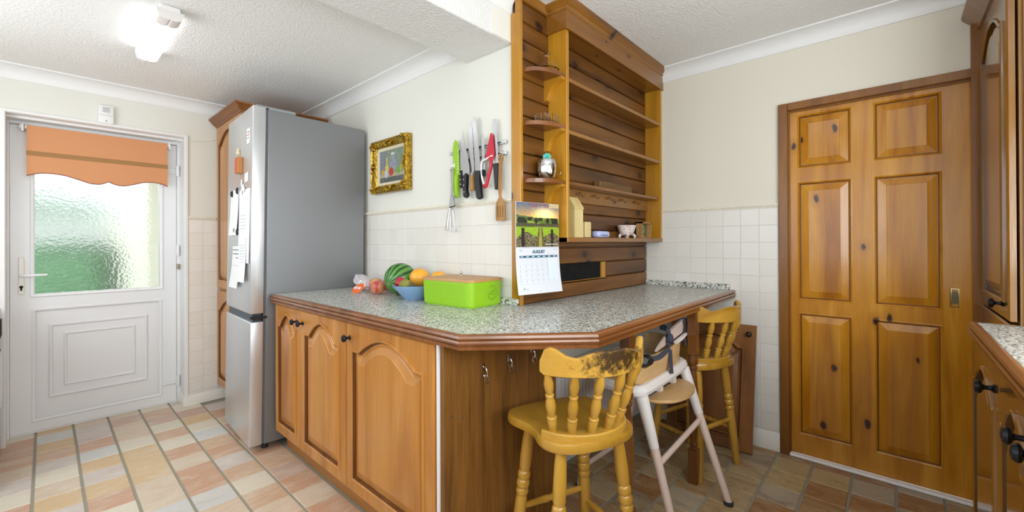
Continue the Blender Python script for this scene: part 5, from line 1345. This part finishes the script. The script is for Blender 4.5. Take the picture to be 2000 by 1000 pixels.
prism(bm, pts, 2, .528, .541); bmesh.ops.bevel(bm, geom=[e for e in bm.edges if abs(e.verts[0].co.z-e.verts[1].co.z) < .001], offset=.003, segments=1, affect='EDGES'); obj('foot_board', bm, beech, hc)
bm = BM(); box(bm, 1.90, 1.93, .80, .83, .540, .585); box(bm, 2.06, 2.09, .80, .83, .540, .590); obj('board_clip', bm, frostw, hc)
def strap(pts, w, th=.003):
    bm = BM(); P = smooth_path(pts, 5); rows = []
    for i, p in enumerate(P):
        t = (P[min(i+1, len(P)-1)]-P[max(i-1, 0)]).normalized(); tw = Vector((1, .0, .25)) if abs(t.z) > .5 else Vector((0, .2, 1))
        s = (tw-t*tw.dot(t)).normalized(); nn = t.cross(s)
        rows.append([bm.verts.new(p+s*a*w/2+nn*b*th/2) for a, b in ((-1, -1), (1, -1), (1, 1), (-1, 1))])
    for A, B in zip(rows, rows[1:]):
        for k in range(4): bm.faces.new((A[k], A[(k+1) % 4], B[(k+1) % 4], B[k]))
    bm.faces.new(rows[0][::-1]); bm.faces.new(rows[-1]); return obj('strap', bm, strapm, hc)
strap([(2.000, .845, .822), (1.985, .805, .818), (1.980, .790, .790), (1.985, .792, .755), (1.965, .779, .70), (1.950, .770, .65), (1.945, .765, .622)], .030)
strap([(2.185, .850, .838), (2.20, .805, .832), (2.21, .795, .80), (2.20, .800, .75), (2.205, .79, .70)], .026)
strap([(1.66, .79, .70), (1.72, .772, .730), (1.83, .772, .722), (1.94, .772, .740)], .022)
bm = BM(); random.seed(2)
bmesh.ops.create_icosphere(bm, subdivisions=2, radius=1.0)
for v in bm.verts: v.co *= 1+random.uniform(-.2, .2); v.co = Vector((v.co.x*.055, v.co.y*.022, v.co.z*.025))
bmesh.ops.translate(bm, vec=(1.690, .775, .730), verts=bm.verts); obj('buckle', bm, black, hc, sharp=10)
bm = BM(); ball(bm, (1.985, .792, .775), .02, 1.2, 10, 8); obj('strap_knot', bm, strapm, hc)

# ================================================================== LEANING CABINET DOOR
ld = thing('leaning_cabinet_door', 'spare arched brown cabinet door leaning on the tiled right wall', 'cabinet door', (2.72, .86, 0))
lw, lh = .50, .735
lean = math.atan2(.125, .72)
u_ = Vector((0, -1, 0)); v_ = Vector((math.sin(lean), 0, math.cos(lean))); n_ = Vector((-math.cos(lean), 0, math.sin(lean)))
M_ = Matrix((u_, v_, n_)).transposed().to_4x4(); M_.translation = Vector((2.742, .612+lw, .001))
bf, bp = BM(), BM(); panelled_door(bf, bp, M_, lw, lh, .021, [(.058, .06, lw-.058, lh-.135)], arch=.07, sh=.025)
obj('frame', bf, [doorw, glz_shade], ld, sharp=17); obj('panel', bp, [doorw, glz_shade], ld, sharp=7)
kr = M_ @ Vector((lw-.032, lh-.055, .021)); kb = knob(ld, kr, n_, s=.95); 
bm = BM(); lathe(bm, [(.007, 0), (.006, .003)], 10, along(kr+n_*.034, kr+n_*1)[0]); obj('knob_button', bm, brass, ld)

# ================================================================== RADIATOR
ra = thing('radiator', 'white ribbed panel radiator under the breakfast bar', 'radiator', (2.0, 1.32, .12))
bm = BM(); x0, x1 = 1.64, 2.45
n = int((x1-x0)/.0333); pr = []
for i in range(n):
    xa = x0+(x1-x0)*i/n; d = (x1-x0)/n
    pr += [(xa, 1.290), (xa+d*.25, 1.280), (xa+d*.55, 1.280), (xa+d*.8, 1.290)]
pr += [(x1, 1.290), (x1, 1.335), (x0, 1.335)]
prism(bm, pr, 2, .14, .555); obj('ribbed_panel', bm, white2, ra)
bm = BM(); box(bm, x0-.004, x1+.004, 1.276, 1.345, .550, .580, .004); box(bm, x0-.004, x1+.004, 1.278, 1.345, .12, .145, .004); obj('top_grille', bm, white2, ra)
bm = BM(); box(bm, x0+.1, x0+.14, 1.335, YB, .2, .5); box(bm, x1-.14, x1-.1, 1.335, YB, .2, .5); obj('bracket', bm, grey, ra)
bm = BM(); rod(bm, (x1+.02, 1.31, .003), (x1+.02, 1.31, .16), .008); rod(bm, (x1+.02, 1.31, .155), (x1-.01, 1.31, .155), .008); obj('pipe', bm, white2, ra)
